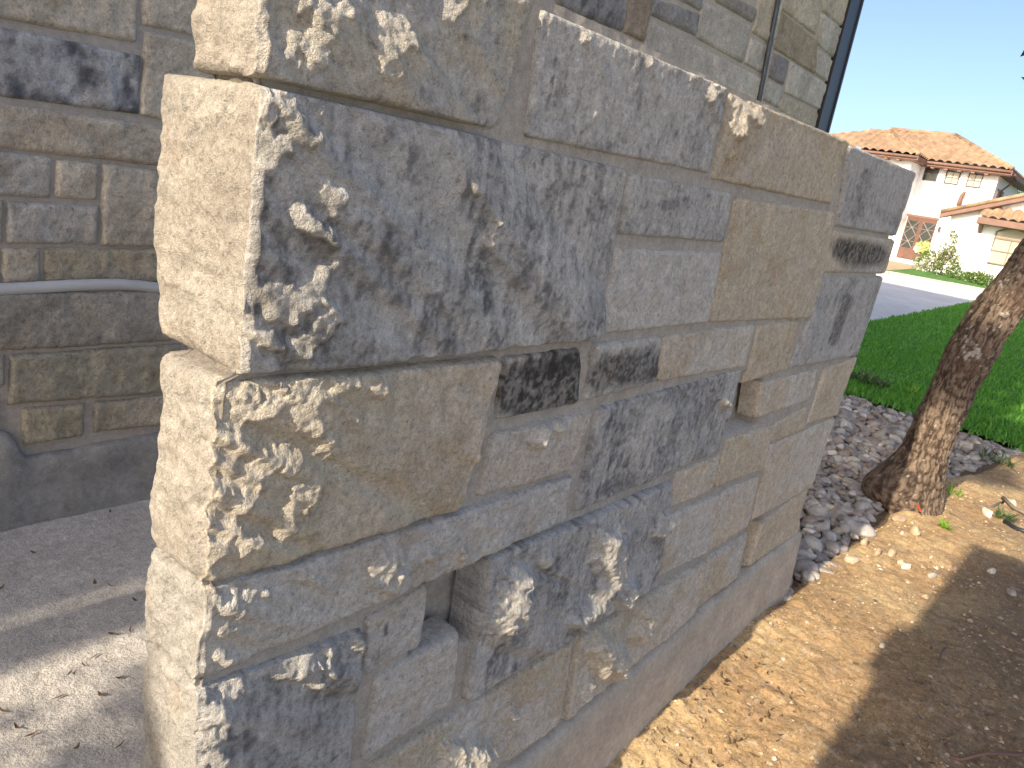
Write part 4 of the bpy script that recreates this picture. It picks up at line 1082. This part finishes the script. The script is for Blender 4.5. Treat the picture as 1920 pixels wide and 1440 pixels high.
stick('twig', [(1779, 964), (1798, 973), (1815, 983), (1832, 992), (1842, 1003)], .004, MAT['wood'], 'thin dark twig lying across the lit dirt below the blocky rock', 'twig', .004)
stick('root', [(1770, 1390), (1782, 1420), (1800, 1425), (1850, 1412), (1930, 1420)], .006, MAT['fascia'], 'dark thin root in the shaded dirt at the lower right', 'root', .002)
stick('twig', [(1759, 1255), (1764, 1232), (1772, 1218)], .003, MAT['wood'], 'short curved twig in the shaded dirt', 'twig', .003)
stick('string', [(1678, 934), (1690, 940), (1703, 950), (1714, 962), (1722, 974)], .0045, MAT['red'], 'thin red string at the base of the trunk', 'string', .045)
print('small things done')

# ------------------------------------------------------------------ the oak
tb = onG(1712, 945)
dh = np.array([tb[0], tb[1]]) / np.hypot(tb[0], tb[1])
FH = np.array([R[0, 2], R[1, 2]]); FH = FH / np.linalg.norm(FH); DEP = tb[:2] @ FH
def onDepth(px, py, d=None):
    r = ray(px, py); d = DEP if d is None else d
    return CAM + r * (d / (r[:2] @ FH))
axis_px = [(1700, 985, 0), (1714, 940, 0), (1726, 880, 0), (1740, 835, 0), (1756, 790, 0), (1797, 705, 0), (1850, 610, 0), (1899, 547, .03), (1972, 453, .07), (2070, 330, .15), (2170, 200, .25), (2260, 80, .35)]
AX_ = np.array([onDepth(a, b, DEP + d) for a, b, d in axis_px])
AR_ = np.array([.19, .155, .134, .126, .123, .122, .124, .126, .125, .115, .10, .085])
tt = np.concatenate([[0], np.cumsum(np.linalg.norm(np.diff(AX_, axis=0), axis=1))])
nt_, na_ = 420, 200
T = np.linspace(0, tt[-1], nt_)
C_ = np.stack([np.interp(T, tt, AX_[:, i]) for i in range(3)], -1)
ker = np.hanning(25); ker /= ker.sum()
Cs = np.stack([np.convolve(np.pad(C_[:, i], 12, mode='reflect', reflect_type='odd'), ker, 'valid') for i in range(3)], -1)
Rr = np.convolve(np.pad(np.interp(T, tt, AR_), 12, mode='edge'), ker, 'valid')
D_ = np.gradient(Cs, axis=0); D_ /= np.linalg.norm(D_, axis=1, keepdims=True)
sideL = np.array([-FH[1], FH[0], 0])         # to the image left
Aa = np.cross(D_, np.array([FH[0], FH[1], 0])); Aa /= np.linalg.norm(Aa, axis=1, keepdims=True); Bb = np.cross(D_, Aa)
th = np.linspace(0, 2 * np.pi, na_)
ring = np.cos(th)[None, :, None] * Aa[:, None] + np.sin(th)[None, :, None] * Bb[:, None]
arc = th[None] * .13; TT = np.repeat(T[:, None], na_, 1)
# noise that closes round the trunk: sample on a cylinder through two sheets blended
def cyl(fn):
    a = fn(arc, TT); b = fn(arc - 2 * np.pi * .13, TT); wgt = sstep(.85, 1.0, th / (2 * np.pi))[None]
    return a * (1 - wgt) + b * wgt
warp = cyl(lambda a, t: .02 * fbm(a, t, .08, 3, 2600))
plate = cyl(lambda a, t: -ridged((a + .016 * fbm(a, t, .06, 3, 2600) + .12 * t) * 3.2, t + .012 * fbm(a, t, .04, 3, 2601), .052, 3, 2610))
lump = cyl(lambda a, t: fbm(a, t, .22, 3, 2620)); fine_ = cyl(lambda a, t: fbm(a * 1.6, t, .016, 3, 2630))
left = np.clip((ring @ sideL), -1, 1)
toe = np.exp(-((T[:, None] - .24) / .15) ** 2) * np.clip(left, 0, 1) ** 1.5 * .16          # swelling at the foot on the left
flare = np.exp(-T[:, None] / .09) * .03
rad_ = Rr[:, None] + toe + flare + .016 * lump + .007 * plate + .004 * fine_
V = Cs[:, None] + ring * rad_[..., None]
f = sstep(-.75, .15, plate + .35 * fine_)
TC = mix(np.array((.05, .034, .025)), np.array((.235, .175, .125)), f[..., None])
TC = mix(TC, np.array((.13, .085, .06)), (.5 * sstep(0, .5, cyl(lambda a, t: fbm(a, t, .18, 3, 2640))))[..., None])
# lichen
vx, vy, _ = proj(V.reshape(-1, 3)); vx = vx.reshape(rad_.shape); vy = vy.reshape(rad_.shape)
lich = sstep(.60, .70, cyl(lambda a, t: fbm(a, t, .02, 3, 2650)) + .9 * np.exp(-((vx - 1826) ** 2 + (vy - 660) ** 2) / 18 ** 2) * (left > -2) + .22 * np.exp(-((vx - 1850) / 60.) ** 2 - ((vy - 520) / 120.) ** 2))
TC = mix(TC, np.array((.42, .41, .37)), (.85 * lich)[..., None])
oak = empty('oak_tree', (tb[0], tb[1], 0), label='leaning oak tree with rough bark beside the river rocks', cat='tree')
OL = Vector(oak.location)
me = mesh_np('trunk', V.reshape(-1, 3), grid_faces(nt_, na_), True, TC.reshape(-1, 3))
o = link('trunk', me, MAT['bark'], oak); o.location = -OL
def leaves(centers, n, sz, seed, mat, name, parent, off):
    r = np.random.default_rng(seed)
    V = []; 
    c = centers[r.integers(0, len(centers), n)]; pos = c[:, :3] + r.normal(size=(n, 3)) * c[:, 3:4] * .5
    a = r.normal(size=(n, 3)); a /= np.linalg.norm(a, axis=1, keepdims=True); b = np.cross(a, r.normal(size=(n, 3))); b /= np.linalg.norm(b, axis=1, keepdims=True)
    s_ = sz * r.uniform(.6, 1.3, n)[:, None]
    V = np.stack([pos - a * s_, pos + b * s_ * .42, pos + a * s_, pos - b * s_ * .42], 1).reshape(-1, 3)
    me = mesh_np(name, V, np.arange(n * 4).reshape(n, 4), False)
    o = link(name, me, mat, parent, kind='stuff'); o.location = -off; return o
# limbs and crown, above and to the right of the view
topc = Cs[-1]
mb = MB(); cl_ = []
rr = random.Random(21)
limb_px = [((2255, 85), (2360, -250), (2400, -600)), ((2255, 85), (2220, -200), (2120, -520)), ((2170, 200), (2340, 60), (2480, -40)), ((2255, 85), (2400, -60), (2560, -300))]
for li, ends in enumerate(limb_px):
    d0 = DEP + .3
    pts = [onDepth(a, b, d0 + .5 * j * (1 if li % 2 else -.2)) for j, (a, b) in enumerate(ends)]
    mb.tube(pts, [.085, .055, .03], 8)
    for j in range(7):
        t = rr.uniform(.5, 1.1); base = pts[1] * (1 - t) + pts[2] * t
        tip = base + np.array([rr.uniform(-.5, .5), rr.uniform(-.7, .3), rr.uniform(-.1, .6)])
        mb.tube([base, tip], [.02, .008], 5); cl_.append((*tip, .45)); cl_.append((*base, .5))
# the spray that reaches into the view at the right
for (a, b) in ((1972, 105), (1968, 138)):
    q = onDepth(a, b, DEP + .6); cl_ += [(*q, .085)]
tw0, tw1 = onDepth(2170, 200, DEP + .25), onDepth(1955, 120, DEP + .6)
mb.tube([tw0, (np.array(tw0) + np.array(tw1)) * .5 + np.array([0, 0, .05]), tw1], [.02, .012, .006], 6)
o = mb.build('limb', MAT['bark'], oak, smooth=True); o.location = -OL
me_ = o.data; at = me_.attributes.new('albedo', 'FLOAT_COLOR', 'POINT'); at.data.foreach_set('color', np.tile(np.array([.16, .12, .085, 1], np.float32), len(me_.vertices)))
leaves(np.array(cl_), 12000, .04, 31, MAT['leaf'], 'crown', oak, OL)

# unseen trees added sunward, behind the camera, to cast shade into the view
def added_shade_tree(name, loc, h0, rx, ry, rz_, trunk_r, seed, label, n=9000, sz=.16):
    t = empty(name, loc, label=label, cat='tree')
    r = np.random.default_rng(seed)
    mb = MB(); mb.tube([(0, 0, -.2), (.1, .05, h0 * .5), (0, .1, h0 + rz_ * .4)], [trunk_r * 1.25, trunk_r, trunk_r * .6], 12)
    for i in range(9):
        a = r.uniform(0, 6.28); mb.tube([(0, .05, h0 * r.uniform(.85, 1.1)), (math.cos(a) * rx * .6, math.sin(a) * ry * .6, h0 + rz_ * r.uniform(.2, 1.2))], [trunk_r * .5, .04], 6)
    o = mb.build('trunk', MAT['bark'], t, smooth=True)  # trunk of the added unseen tree
    at = o.data.attributes.new('albedo', 'FLOAT_COLOR', 'POINT'); at.data.foreach_set('color', np.tile(np.array([.14, .10, .07, 1], np.float32), len(o.data.vertices)))
    c = []
    for i in range(70):
        d = r.normal(size=3); d /= np.linalg.norm(d); q = d * r.random() ** .4 * np.array([rx, ry, rz_]) + np.array([0, 0, h0 + rz_]); c.append((*q, .9))
    leaves(np.array(c), n, sz, seed, MAT['leaf'], 'crown', t, Vector((0, 0, 0)))
    return t
st_ = added_shade_tree('added_shade_tree', (-11.5, 2.3, 0), 12.2, 3.2, 4.2, 6.2, .13, 5, 'unseen tall leafy tree added behind the viewer to shade the lawn', 26000, .24)

leaves(np.array([(0, .70 - 2.3 + .13 * i, 10.79, .16) for i in range(5)] + [(0, .5 - 2.3 + .25 * i, 11.75, .5) for i in range(6)]), 2600, .085, 91, MAT['leaf'], 'crown', st_, Vector((0, 0, 0)))  # leaf clusters added to shade the upper oak trunk
t2 = empty('added_shade_tree', (-9.5, -.4, 0), label='unseen leaning tree added behind the viewer to shade the wall end, pad and rocks', cat='tree')  # unseen trunk added and leaned to shade the wall end
o = MB().tube([(0, 0, -.2), (0, .5, 3.2), (0, 1.2, 5.6), (0, 1.6, 6.6), (0, 2.3, 8.0), (0, 3.0, 11.5)], [.28, .26, .22, .20, .16, .08], 12).build('trunk', MAT['wood'], t2, smooth=True)  # trunk of the added unseen leaning tree
leaves(np.array([(0, 2.15, 6.2, .22), (.3, 2.35, 6.4, .3), (0, 2.5, 6.7, .3), (0, 2.05, 6.5, .22), (.2, 2.4, 7.6, .8), (0, 2.8, 8.2, .8)]), 620, .055, 77, MAT['leaf'], 'crown', t2, Vector((0, 0, 0)))  # leaf clusters added to dim the pad
leaves(np.array([(0, 2.0, 6.25, .2), (.2, 2.2, 6.0, .25), (.1, 2.35, 6.6, .25), (0, 1.85, 6.3, .25), (0, 2.1, 6.7, .25)]), 620, .06, 79, MAT['leaf'], 'crown', t2, Vector((0, 0, 0)))
leaves(np.array([(random.uniform(-.3, .3), random.choice((1.52, 1.6, 1.75)), random.uniform(8.0, 11.4), .13) for _ in range(70)] + [(random.uniform(-.4, .4), random.uniform(1.8, 2.3), random.uniform(7.4, 11.6), .26) for _ in range(60)]), 9000, .07, 80, MAT['leaf'], 'crown', t2, Vector((0, 0, 0)))  # leaf screen added to keep the river rocks in shade
leaves(np.array([(random.uniform(-.8, .8), random.uniform(2.3, 4.9), random.uniform(7.9, 12.8), .55) for _ in range(70)]), 9000, .2, 78, MAT['leaf'], 'crown', t2, Vector((0, 0, 0)))
# unseen block added to cast the straight shadow at right, stub for its notch
nb_ = MB(); nb_.box((-4.2, -1.5, -.3), (-3.2, .405, 4.75)).box((-3.35, .40, 3.72), (-3.23, .45, 3.92)); o = nb_.build('shadow_block', MAT['renders'], None); tag(o, 'unseen plain block added behind the viewer to cast the straight shadow at the right', 'shadow caster')

# ------------------------------------------------------------------ the white house across the street
XF = 48.0
wh = empty('white_house', (XF, -3, float(zg(XF))), label='white stucco two storey house with clay tile roofs across the street', cat='house')
WHL = Vector(wh.location)
def P(px, py, X): return Vector(onX(px, py, X))
def zof(px, py, X=XF): return onX(px, py, X)[2]
def yof(px, py, X=XF): return onX(px, py, X)[1]
def add(mb, name, mat, parent=None, **k):
    o = mb.build(name, mat, wh if parent is None else parent, **k)
    o.location = -WHL if parent is None else (0, 0, 0)
    return o
zb = float(zg(XF)) - .3
ztop = zof(1815, 305)
yL, yR = yof(1640, 300) + 3.0, yof(1874, 330)
add(MB().box((XF, yR, zb), (XF + 7.5, yL, ztop)), 'wall', MAT['stucco'])
# roofs built as rows of barrel tiles
def tile_plane(name, p0, p1, p2, p3, mat, period=.42, amp=.13, parent=None):
    """p0-p1 eave, p3-p2 ridge; tile barrels run up the slope."""
    p0, p1, p2, p3 = [np.array(p, float) for p in (p0, p1, p2, p3)]
    w = np.linalg.norm(p1 - p0); L = np.linalg.norm((p3 + p2) / 2 - (p0 + p1) / 2); nu = max(int(w / period * 8), 8); nv = max(int(L / .4) * 2, 4)
    nrm = np.cross(p1 - p0, (p3 + p2) / 2 - (p0 + p1) / 2); nrm /= np.linalg.norm(nrm)
    if nrm[2] < 0: nrm = -nrm
    e = (p1 - p0) / w
    V = []
    for j in range(nv + 1):
        v = j / nv; a = p0 * (1 - v) + p3 * v; b = p1 * (1 - v) + p2 * v
        s_ = np.linspace(0, 1, nu + 1)[:, None]; row = a * (1 - s_) + b * s_
        u = (row - p0) @ e
        hgt = amp * np.abs(np.sin(np.pi * u / period)) + .02 * (j % 2)
        V.append(row + nrm * hgt[:, None])
    V = np.array(V)
    me = mesh_np(name, V.reshape(-1, 3), grid_faces(nv + 1, nu + 1), True)
    o = link(name, me, mat, wh if parent is None else parent); o.location = -WHL if parent is None else (0, 0, 0); return o
# main hip roof
XE = XF - .55
e0, e1 = P(1700, 291, XE), P(1896, 324, XE)
ez_ = .5 * (zof(1740, 297.5, XE) + zof(1893, 322, XE)); e0.z = e1.z = ez_
e0 = Vector((XE, yof(1640, 290, XE) + 1.0, ez_)); e1 = Vector((XE, yof(1896, 324, XE), ez_))
XR = XF + 3.75
rz2 = .5 * (zof(1753, 252, XR) + zof(1791, 257, XR))
r0, r1 = Vector((XR, yof(1735, 252, XR) + 2.0, rz2)), Vector((XR, yof(1791, 257, XR), rz2))
XB = XF + 8.05
tile_plane('roof', e0, e1, r1, r0, MAT['tile'])
b1 = Vector((XB, e1.y, ez_)); b0 = Vector((XB, e0.y, ez_))
tile_plane('roof', e1, b1, r1, r1, MAT['tile']); tile_plane('roof', b1, b0, r0, r1, MAT['tile'])
add(MB().tube([r1 + Vector((0, 0, .08)), e1 + Vector((0, 0, .08))], .12, 8).tube([r0 + Vector((0, 0, .08)), r1 + Vector((0, 0, .08))], .12, 8), 'ridge_tiles', MAT['tile'], smooth=True)
add(MB().box((XE, e1.y, ez_ - .26), (XE + .05, e0.y, ez_ - .02)).box((XE, e1.y - .05, ez_ - .26), (XB, e1.y, ez_ - .02)), 'fascia', MAT['fascia'])
add(MB().tube([(XE - .06, e1.y, ez_ - .10), (XE - .06, e0.y, ez_ - .10)], .07, 8), 'gutter', MAT['fascia'], smooth=True)
add(MB().box((XE + .05, e1.y, ez_ - .30), (XF, e0.y, ez_ - .26)).box((XF, e1.y, ez_ - .30), (XB, yR, ez_ - .26)), 'soffit', MAT['fascia'])
for px in (1753, 1779, 1805, 1831, 1857):
    y_ = yof(px, 312, XF); add(MB().box((XE + .06, y_ - .09, ez_ - .37), (XF - .002, y_ + .09, ez_ - .305)), 'rafter_end', MAT['fascia'])
add(MB().tube([(XF + .3, e1.y - .08, ez_ - .15), (XF + 1.2, e1.y - .08, ez_ - .3), (XF + 1.6, yR - .08, ez_ - .9), (XF + 1.6, yR - .08, zb + .5)], .05, 8), 'downspout', MAT['fascia'], smooth=True)
# shutters on the right flank
for i in range(3):
    add(MB().box((XF + .7 + i * .8, yR - .05, zof(1868, 372) - .5), (XF + 1.2 + i * .8, yR - .002, zof(1872, 352))), 'shutter', MAT['frame_tan'])
# left bay with its own hip roof
XBY = XF - 2.2
ybr = yof(1706, 320, XBY)
by_top = zof(1690, 292, XBY)
add(MB().box((XBY, ybr, zof(1700, 405, XBY) - .2), (XF - .003, ybr + 6.5, by_top)), 'bay_wall', MAT['stucco'])
add(MB().box((XBY + .4, ybr + 1.6, zb), (XF - .003, ybr + 6.5, zof(1700, 405, XBY) - .203)), 'bay_wall', MAT['stucco'])
XBE = XBY - .5
be_z = zof(1718, 291, XBE)
q0, q1 = Vector((XBE, ybr + 7.2, be_z)), Vector((XBE, yof(1721, 292, XBE), be_z))
apx = Vector((XBE + 3.0, yof(1671, 251, XBE + 3.0), zof(1671, 251, XBE + 3.0)))
apl = Vector((apx.x, apx.y + 1.2, apx.z))
tile_plane('roof', q0, q1, apx, apl, MAT['tile'])
qb = Vector((XBE + 6.2, q1.y, be_z)); tile_plane('roof', q1, qb, apx, apx, MAT['tile'])
add(MB().tube([apx + Vector((0, 0, .08)), q1 + Vector((0, 0, .08))], .11, 8).tube([apl + Vector((0, 0, .08)), apx + Vector((0, 0, .08))], .11, 8), 'ridge_tiles', MAT['tile'], smooth=True)
add(MB().box((XBE, q1.y, be_z - .24), (XBE + .05, q0.y, be_z - .02)).box((XBE, q1.y - .05, be_z - .24), (XF - .6, q1.y, be_z - .02)), 'fascia', MAT['fascia'])
add(MB().tube([(XBE - .06, q1.y, be_z - .10), (XBE - .06, q0.y, be_z - .10)], .06, 8), 'gutter', MAT['fascia'], smooth=True)
add(MB().box((XBE + .05, q1.y, be_z - .28), (XF - .6, ybr, be_z - .24)).box((XBE + .05, ybr, be_z - .28), (XBY, q0.y, be_z - .24)), 'soffit', MAT['fascia'])
for px in (1645, 1667, 1690):
    y_ = yof(px, 290, XBY); add(MB().box((XBE + .06, y_ - .09, be_z - .35), (XBY - .002, y_ + .09, be_z - .285)), 'rafter_end', MAT['fascia'])
# upper windows
def rect(pxs, X):
    ys = [yof(a, b, X) for a, b in pxs]; zs = [zof(a, b, X) for a, b in pxs]
    return .5 * (ys[0] + ys[3]), .5 * (ys[1] + ys[2]), .5 * (zs[0] + zs[1]), .5 * (zs[2] + zs[3])
for i, pxs in enumerate(([(1736, 313), (1762, 317), (1755, 341), (1729, 337)], [(1776, 320), (1803, 323), (1795, 347), (1769, 343.5)], [(1817, 324.5), (1845, 328), (1837, 353), (1810, 350)])):
    a, b, t_, d = rect(pxs, XF)
    t_m = zof(1790, 321.5); 
    f = .045
    fr = MB().box((XF - .05, b, t_ - f), (XF + .02, a, t_)).box((XF - .05, b, d), (XF + .02, a, d + f)).box((XF - .05, a - f, d + f), (XF + .02, a, t_ - f)).box((XF - .05, b, d + f), (XF + .02, b + f, t_ - f))
    w_ = add(fr, 'window', MAT['frame'])
    m_ = MB()
    m_.box((XF - .035, .5 * (a + b) - .012, d + f), (XF - .01, .5 * (a + b) + .012, t_ - f)).box((XF - .036, b + f, .5 * (d + t_) - .012), (XF - .009, a - f, .5 * (d + t_) + .012))
    add(m_, 'muntin', MAT['frame'], w_)
    add(MB().box((XF - .008, b + f, d + f), (XF - .003, a - f, t_ - f)), 'pane', MAT['glass'] if i < 1 else MAT['shade_glass'], w_)
# front door in its recess: dark double doors with iron crosses
a, b, t_, d = rect([(1699, 404), (1758, 413), (1735, 492), (1684, 483)], XF)
add(MB().box((XF - .06, b - .05, t_), (XF + .02, a + .35, t_ + .12)), 'lintel', MAT['fascia'])
dr = add(MB().box((XF - .035, b, d), (XF - .004, a, t_ - .002)), 'front_door', MAT['doorwood'])
mid_ = .5 * (a + b)
for (l, r_) in ((a - .06, mid_ + .10), (mid_ - .10, b + .06)):
    zb_, zt_ = d + .62, t_ - .22
    g = add(MB().box((XF - .045, r_, zb_), (XF - .037, l, zt_)), 'door_glass', MAT['glass'], dr)
    zs_ = [zb_, .5 * (zb_ + zt_), zt_]
    ir = MB()
    for q in range(2):
        for (y0_, y1_) in ((l, r_), (r_, l)): ir.tube([(XF - .06, y0_, zs_[q]), (XF - .06, y1_, zs_[q + 1])], .022, 6)
        ir.tube([(XF - .062, l, .5 * (zs_[q] + zs_[q + 1])), (XF - .062, r_, .5 * (zs_[q] + zs_[q + 1]))], .014, 6)
    add(ir, 'ironwork', MAT['iron'], dr)
def wreath(px, py, r1_, r2_, mat, label):
    c = P(px, py, XF - .12); r = random.Random(px); mb = MB()
    n = 20
    for i in range(n):
        t = 2 * math.pi * i / n; q = c + Vector((0, math.cos(t) * r1_, math.sin(t) * r1_))
        for _ in range(5):
            o_ = q + Vector((r.uniform(-.05, .02), r.uniform(-1, 1) * r2_, r.uniform(-1, 1) * r2_)); s_ = r2_ * .7
            dv = Vector((r.uniform(-1, 1), r.uniform(-1, 1), r.uniform(-1, 1))).normalized() * s_; ev = dv.cross(Vector((1, .3, .2))).normalized() * s_ * .6
            mb.poly([o_ - dv, o_ + ev, o_ + dv, o_ - ev])
    o = mb.build('wreath', mat, None); return tag(o, label, 'wreath')
wreath(1730.5, 462, .19, .14, MAT['wreath_g'], 'yellow green wreath hanging on the right leaf of the front door')
wreath(1720, 467, .10, .08, MAT['wreath_w'], 'small white wreath on the left leaf of the front door')
add(MB().box((XF - 1.4, b - .6, zb), (XF - .06, a + 1.2, d - .02)), 'door_step', MAT['stucco'])
ln = P(1761, 430, XF - .1)
lt = MB().box((ln.x - .06, ln.y - .06, ln.z - .14), (ln.x + .05, ln.y + .06, ln.z + .14)); add(lt, 'wall_lamp', MAT['frame'])
# garage wing: gable end with a raking tiled verge
XW = XF - 4.0
k0, k1_ = P(1763, 399, XW - .4), P(1920, 368, XW - .4)
slope = (k1_.z - k0.z) / (k0.y - k1_.y)
ya = k0.y - 6.2; za = k0.z + slope * 6.2
yk = k0.y - .45
zw0 = k0.z + slope * .45
add(MB().prism([(XW, yk, zb), (XW, yk, zw0 - .16), (XW, ya, za - .16), (XW, ya - 6.0, za - .16 - slope * 6), (XW, ya - 6.0, zb)], (3.996, 0, 0)), 'wing_wall', MAT['stucco'])
tile_plane('roof', k0, (XF + 1.0, k0.y, k0.z), (XF + 1.0, ya, za), (k0.x, ya, za), MAT['tile'])
tile_plane('roof', (k0.x, ya - 6.2, k0.z), (XF + 1.0, ya - 6.2, k0.z), (XF + 1.0, ya, za), (k0.x, ya, za), MAT['tile'])
add(MB().prism([(XW - .42, k0.y, k0.z - .22), (XW - .42, k0.y, k0.z + .03), (XW - .42, ya, za + .03), (XW - .42, ya, za - .22)], (.06, 0, 0)), 'bargeboard', MAT['fascia'])
add(MB().tube([Vector(k0) + Vector((0, 0, .07)), Vector((k0.x, ya, za + .07))], .10, 8), 'verge_tiles', MAT['tile'], smooth=True)
add(MB().prism([(XW - .36, k0.y, k0.z - .24), (XW - .36, yk, zw0 - .24 - .02), (XW - .36, ya, za - .26), (XW - .36, ya, za - .222), (XW - .36, k0.y, k0.z - .222)], (.358, 0, 0)), 'soffit', MAT['fascia'])
# curved scroll rising above the verge
sc_ = [P(1797, 386, XF - .25), P(1800, 376, XF - .25), P(1803, 367, XF - .25), P(1808, 361, XF - .25), P(1811, 361, XF - .25)]
add(MB().tube(sc_, [.13, .11, .10, .09, .07], 8), 'scroll', MAT['fascia'], smooth=True)
# pent roof over the arched window
XP = XW - .75
v0, v1 = P(1834, 405, XP), P(1930, 421, XP)
zv = .5 * (v0.z + P(1920, 419, XP).z)
ypl, ypr = v0.y, v1.y - 2.5
tile_plane('roof', (XP, ypl, zv), (XP, ypr, zv), (XW, ypr, zv + .52), (XW, ypl, zv + .52), MAT['tile'])
add(MB().box((XP, ypr, zv - .30), (XP + .06, ypl, zv - .01)).box((XP + .06, ypl - .06, zv - .30), (XW - .002, ypl, zv - .01)), 'fascia', MAT['fascia'])
add(MB().box((XP + .06, ypr, zv - .33), (XW - .002, ypl, zv - .302)), 'soffit', MAT['fascia'])
add(MB().prism([(XW - .5, ypl - .1, zv - .34), (XW - .003, ypl - .1, zv - .34), (XW - .003, ypl - .1, zv - .75)], (0, -.14, 0)), 'bracket', MAT['fascia'])
# arched window
al = .5 * (yof(1869, 433, XW) + yof(1852, 490, XW)); aw = 1.45; az0, az1 = zof(1852, 492, XW), zof(1869, 434, XW)
ar = al - aw
def arch_pts(y0_, y1_, z0_, z1_, rise, X, n=12):
    pts = [(X, y0_, z0_)]
    for i in range(n + 1):
        t = i / n; pts.append((X, y0_ + (y1_ - y0_) * t, z1_ + rise * math.sin(math.pi * t)))
    pts.append((X, y1_, z0_)); return pts
outer = arch_pts(al, ar, az0, az1, .24, XW - .05)
fm = MB(); fm.tube([Vector(p) for p in outer] + [Vector(outer[0])], .05, 6)
aw_ = add(fm, 'arched_window', MAT['frame_tan'])
zt2 = az1 - .28
add(MB().box((XW - .07, ar, zt2 - .05), (XW - .02, al, zt2 + .05)).box((XW - .06, ar, .5 * (zt2 + az0) - .02), (XW - .02, al, .5 * (zt2 + az0) + .02)).box((XW - .058, .5 * (al + ar) - .02, az0), (XW - .022, .5 * (al + ar) + .02, zt2 - .05)), 'muntin', MAT['frame_tan'], aw_)
add(MB().prism(arch_pts(al - .03, ar + .03, az0 + .03, az1, .2, XW - .014), (.008, 0, 0)), 'pane', MAT['shade_glass'], aw_)
# planting in front of the house
def bush(name, p, rx, rz_, n, sz, mat, label, seed, group=None, trunk=True, flowers=None, nfl=0):
    t = empty(name, p, label=label, cat='shrub', group=group)
    r = np.random.default_rng(seed); c = []
    for i in range(26):
        v = r.normal(size=3); v /= np.linalg.norm(v); v = v * r.random() ** .5; tp = 1 - .55 * max(v[2], 0)
        c.append((v[0] * rx * tp, v[1] * rx * tp, rz_ * (1.05 + v[2]) , .28 * rx + .05))
    leaves(np.array(c), n, sz, seed, mat, 'foliage', t, Vector((0, 0, 0)))
    if nfl: leaves(np.array(c), nfl, sz * .9, seed + 1, flowers, 'flower', t, Vector((0, 0, 0)))
    if trunk:
        o = MB().tube([(0, 0, -.1), (.02, .03, rz_ * .8), (0, 0, rz_ * 1.5)], [.035, .025, .01], 6).build('stem', MAT['wood'], t, smooth=True)
    return t
def onb(px, py):
    p = onG(px, py); return (p[0], p[1], p[2] + .06)
kb = onb(1762, 519)
XS = kb[0]
hh_ = (onX(1781, 439, XS)[2] - kb[2]) / 2
bush('small_tree', (kb[0], kb[1], kb[2]), .6, hh_, 1700, .07, MAT['shrub'], 'small pale leaved tree against the white garage wall', 51, None, True, MAT['flower'], 700)
kb2 = onb(1728, 505); bush('round_shrub', kb2, .55, .45, 900, .07, MAT['green_shrub'], 'round bright green shrub by the front door', 52)
kb3 = onb(1735, 512); bush('flowering_shrub', kb3, .8, .3, 500, .06, MAT['shrub'], 'white flowering shrub left of the small tree', 53, None, False, MAT['flower'], 500)
for i, (a, b_) in enumerate(((1787, 525), (1815, 532), (1832, 536), (1845, 540))):
    kk = onb(a, b_); bush('low_shrub', kk, .45, .24, 420, .06, MAT['green_shrub'], ['dark low shrub right of the small tree', 'rounded low shrub left of the garage bench', 'low shrub under the garage bench', 'low shrub closest to the leaning trunk'][i], 54 + i, 'low shrubs along the garage wall', False, MAT['flower'], 40)
# bench-like ledge on the garage wall
l0, l1 = P(1808, 508, XW - .3), P(1862, 519, XW - .3)
zl = .5 * (l0.z + l1.z)
bn = empty('bench', (XW - .3, .5 * (l0.y + l1.y), float(zg(XW))), label='dark low bench along the foot of the garage wall', cat='bench')
w2 = abs(l0.y - l1.y) / 2; hz = zl - float(zg(XW))
MB().box((-.2, -w2, hz - .06), (.2, w2, hz)).build('seat', MAT['frame'], bn)
for s_ in (-1, 1): MB().box((-.15, s_ * w2 * .6 - .1, 0), (.15, s_ * w2 * .6 + .1, hz - .062)).build('leg', MAT['frame'], bn)
# tan paved walk before the door
pth = [onG(1625, 505), onG(1735, 517), onG(1722, 500), onG(1640, 488)]
sheet('path', [(k1[0] + 1.0, 16), (k1[0] + 1.0, yof(1728, 500, 40)), (XF - 1.2, b - .5), (XF - 1.2, 16)], MAT['path'], .085)
# trees far beyond
for i, (px, sz_) in enumerate(((1905, 2.2), (1935, 3.0), (1980, 3.4))):
    q = onX(px, 420, 95); zt = onX(px, 352 + (i % 2) * 8, 95)[2]
    t = empty('distant_tree', (95, q[1], float(zg(95))), label=['distant tree just right of the white house eave', 'distant tree at the right edge behind the tile roof', 'distant tree beyond the right edge'][i], cat='tree')
    MB().tube([(0, 0, -.3), (0, 0, zt * .6)], [.2, .1], 6).build('trunk', MAT['wood'], t)
    r = np.random.default_rng(60 + i); hh = zt - float(zg(95))
    c = np.array([(*(r.normal(size=3) * np.array([1.2, 1.2, .8]) + np.array([0, 0, hh - 1.6])), .9) for _ in range(25)])
    leaves(c, 1800, .16, 70 + i, MAT['leaf'], 'crown', t, Vector((0, 0, 0)))
print('all done', len(bpy.data.objects))
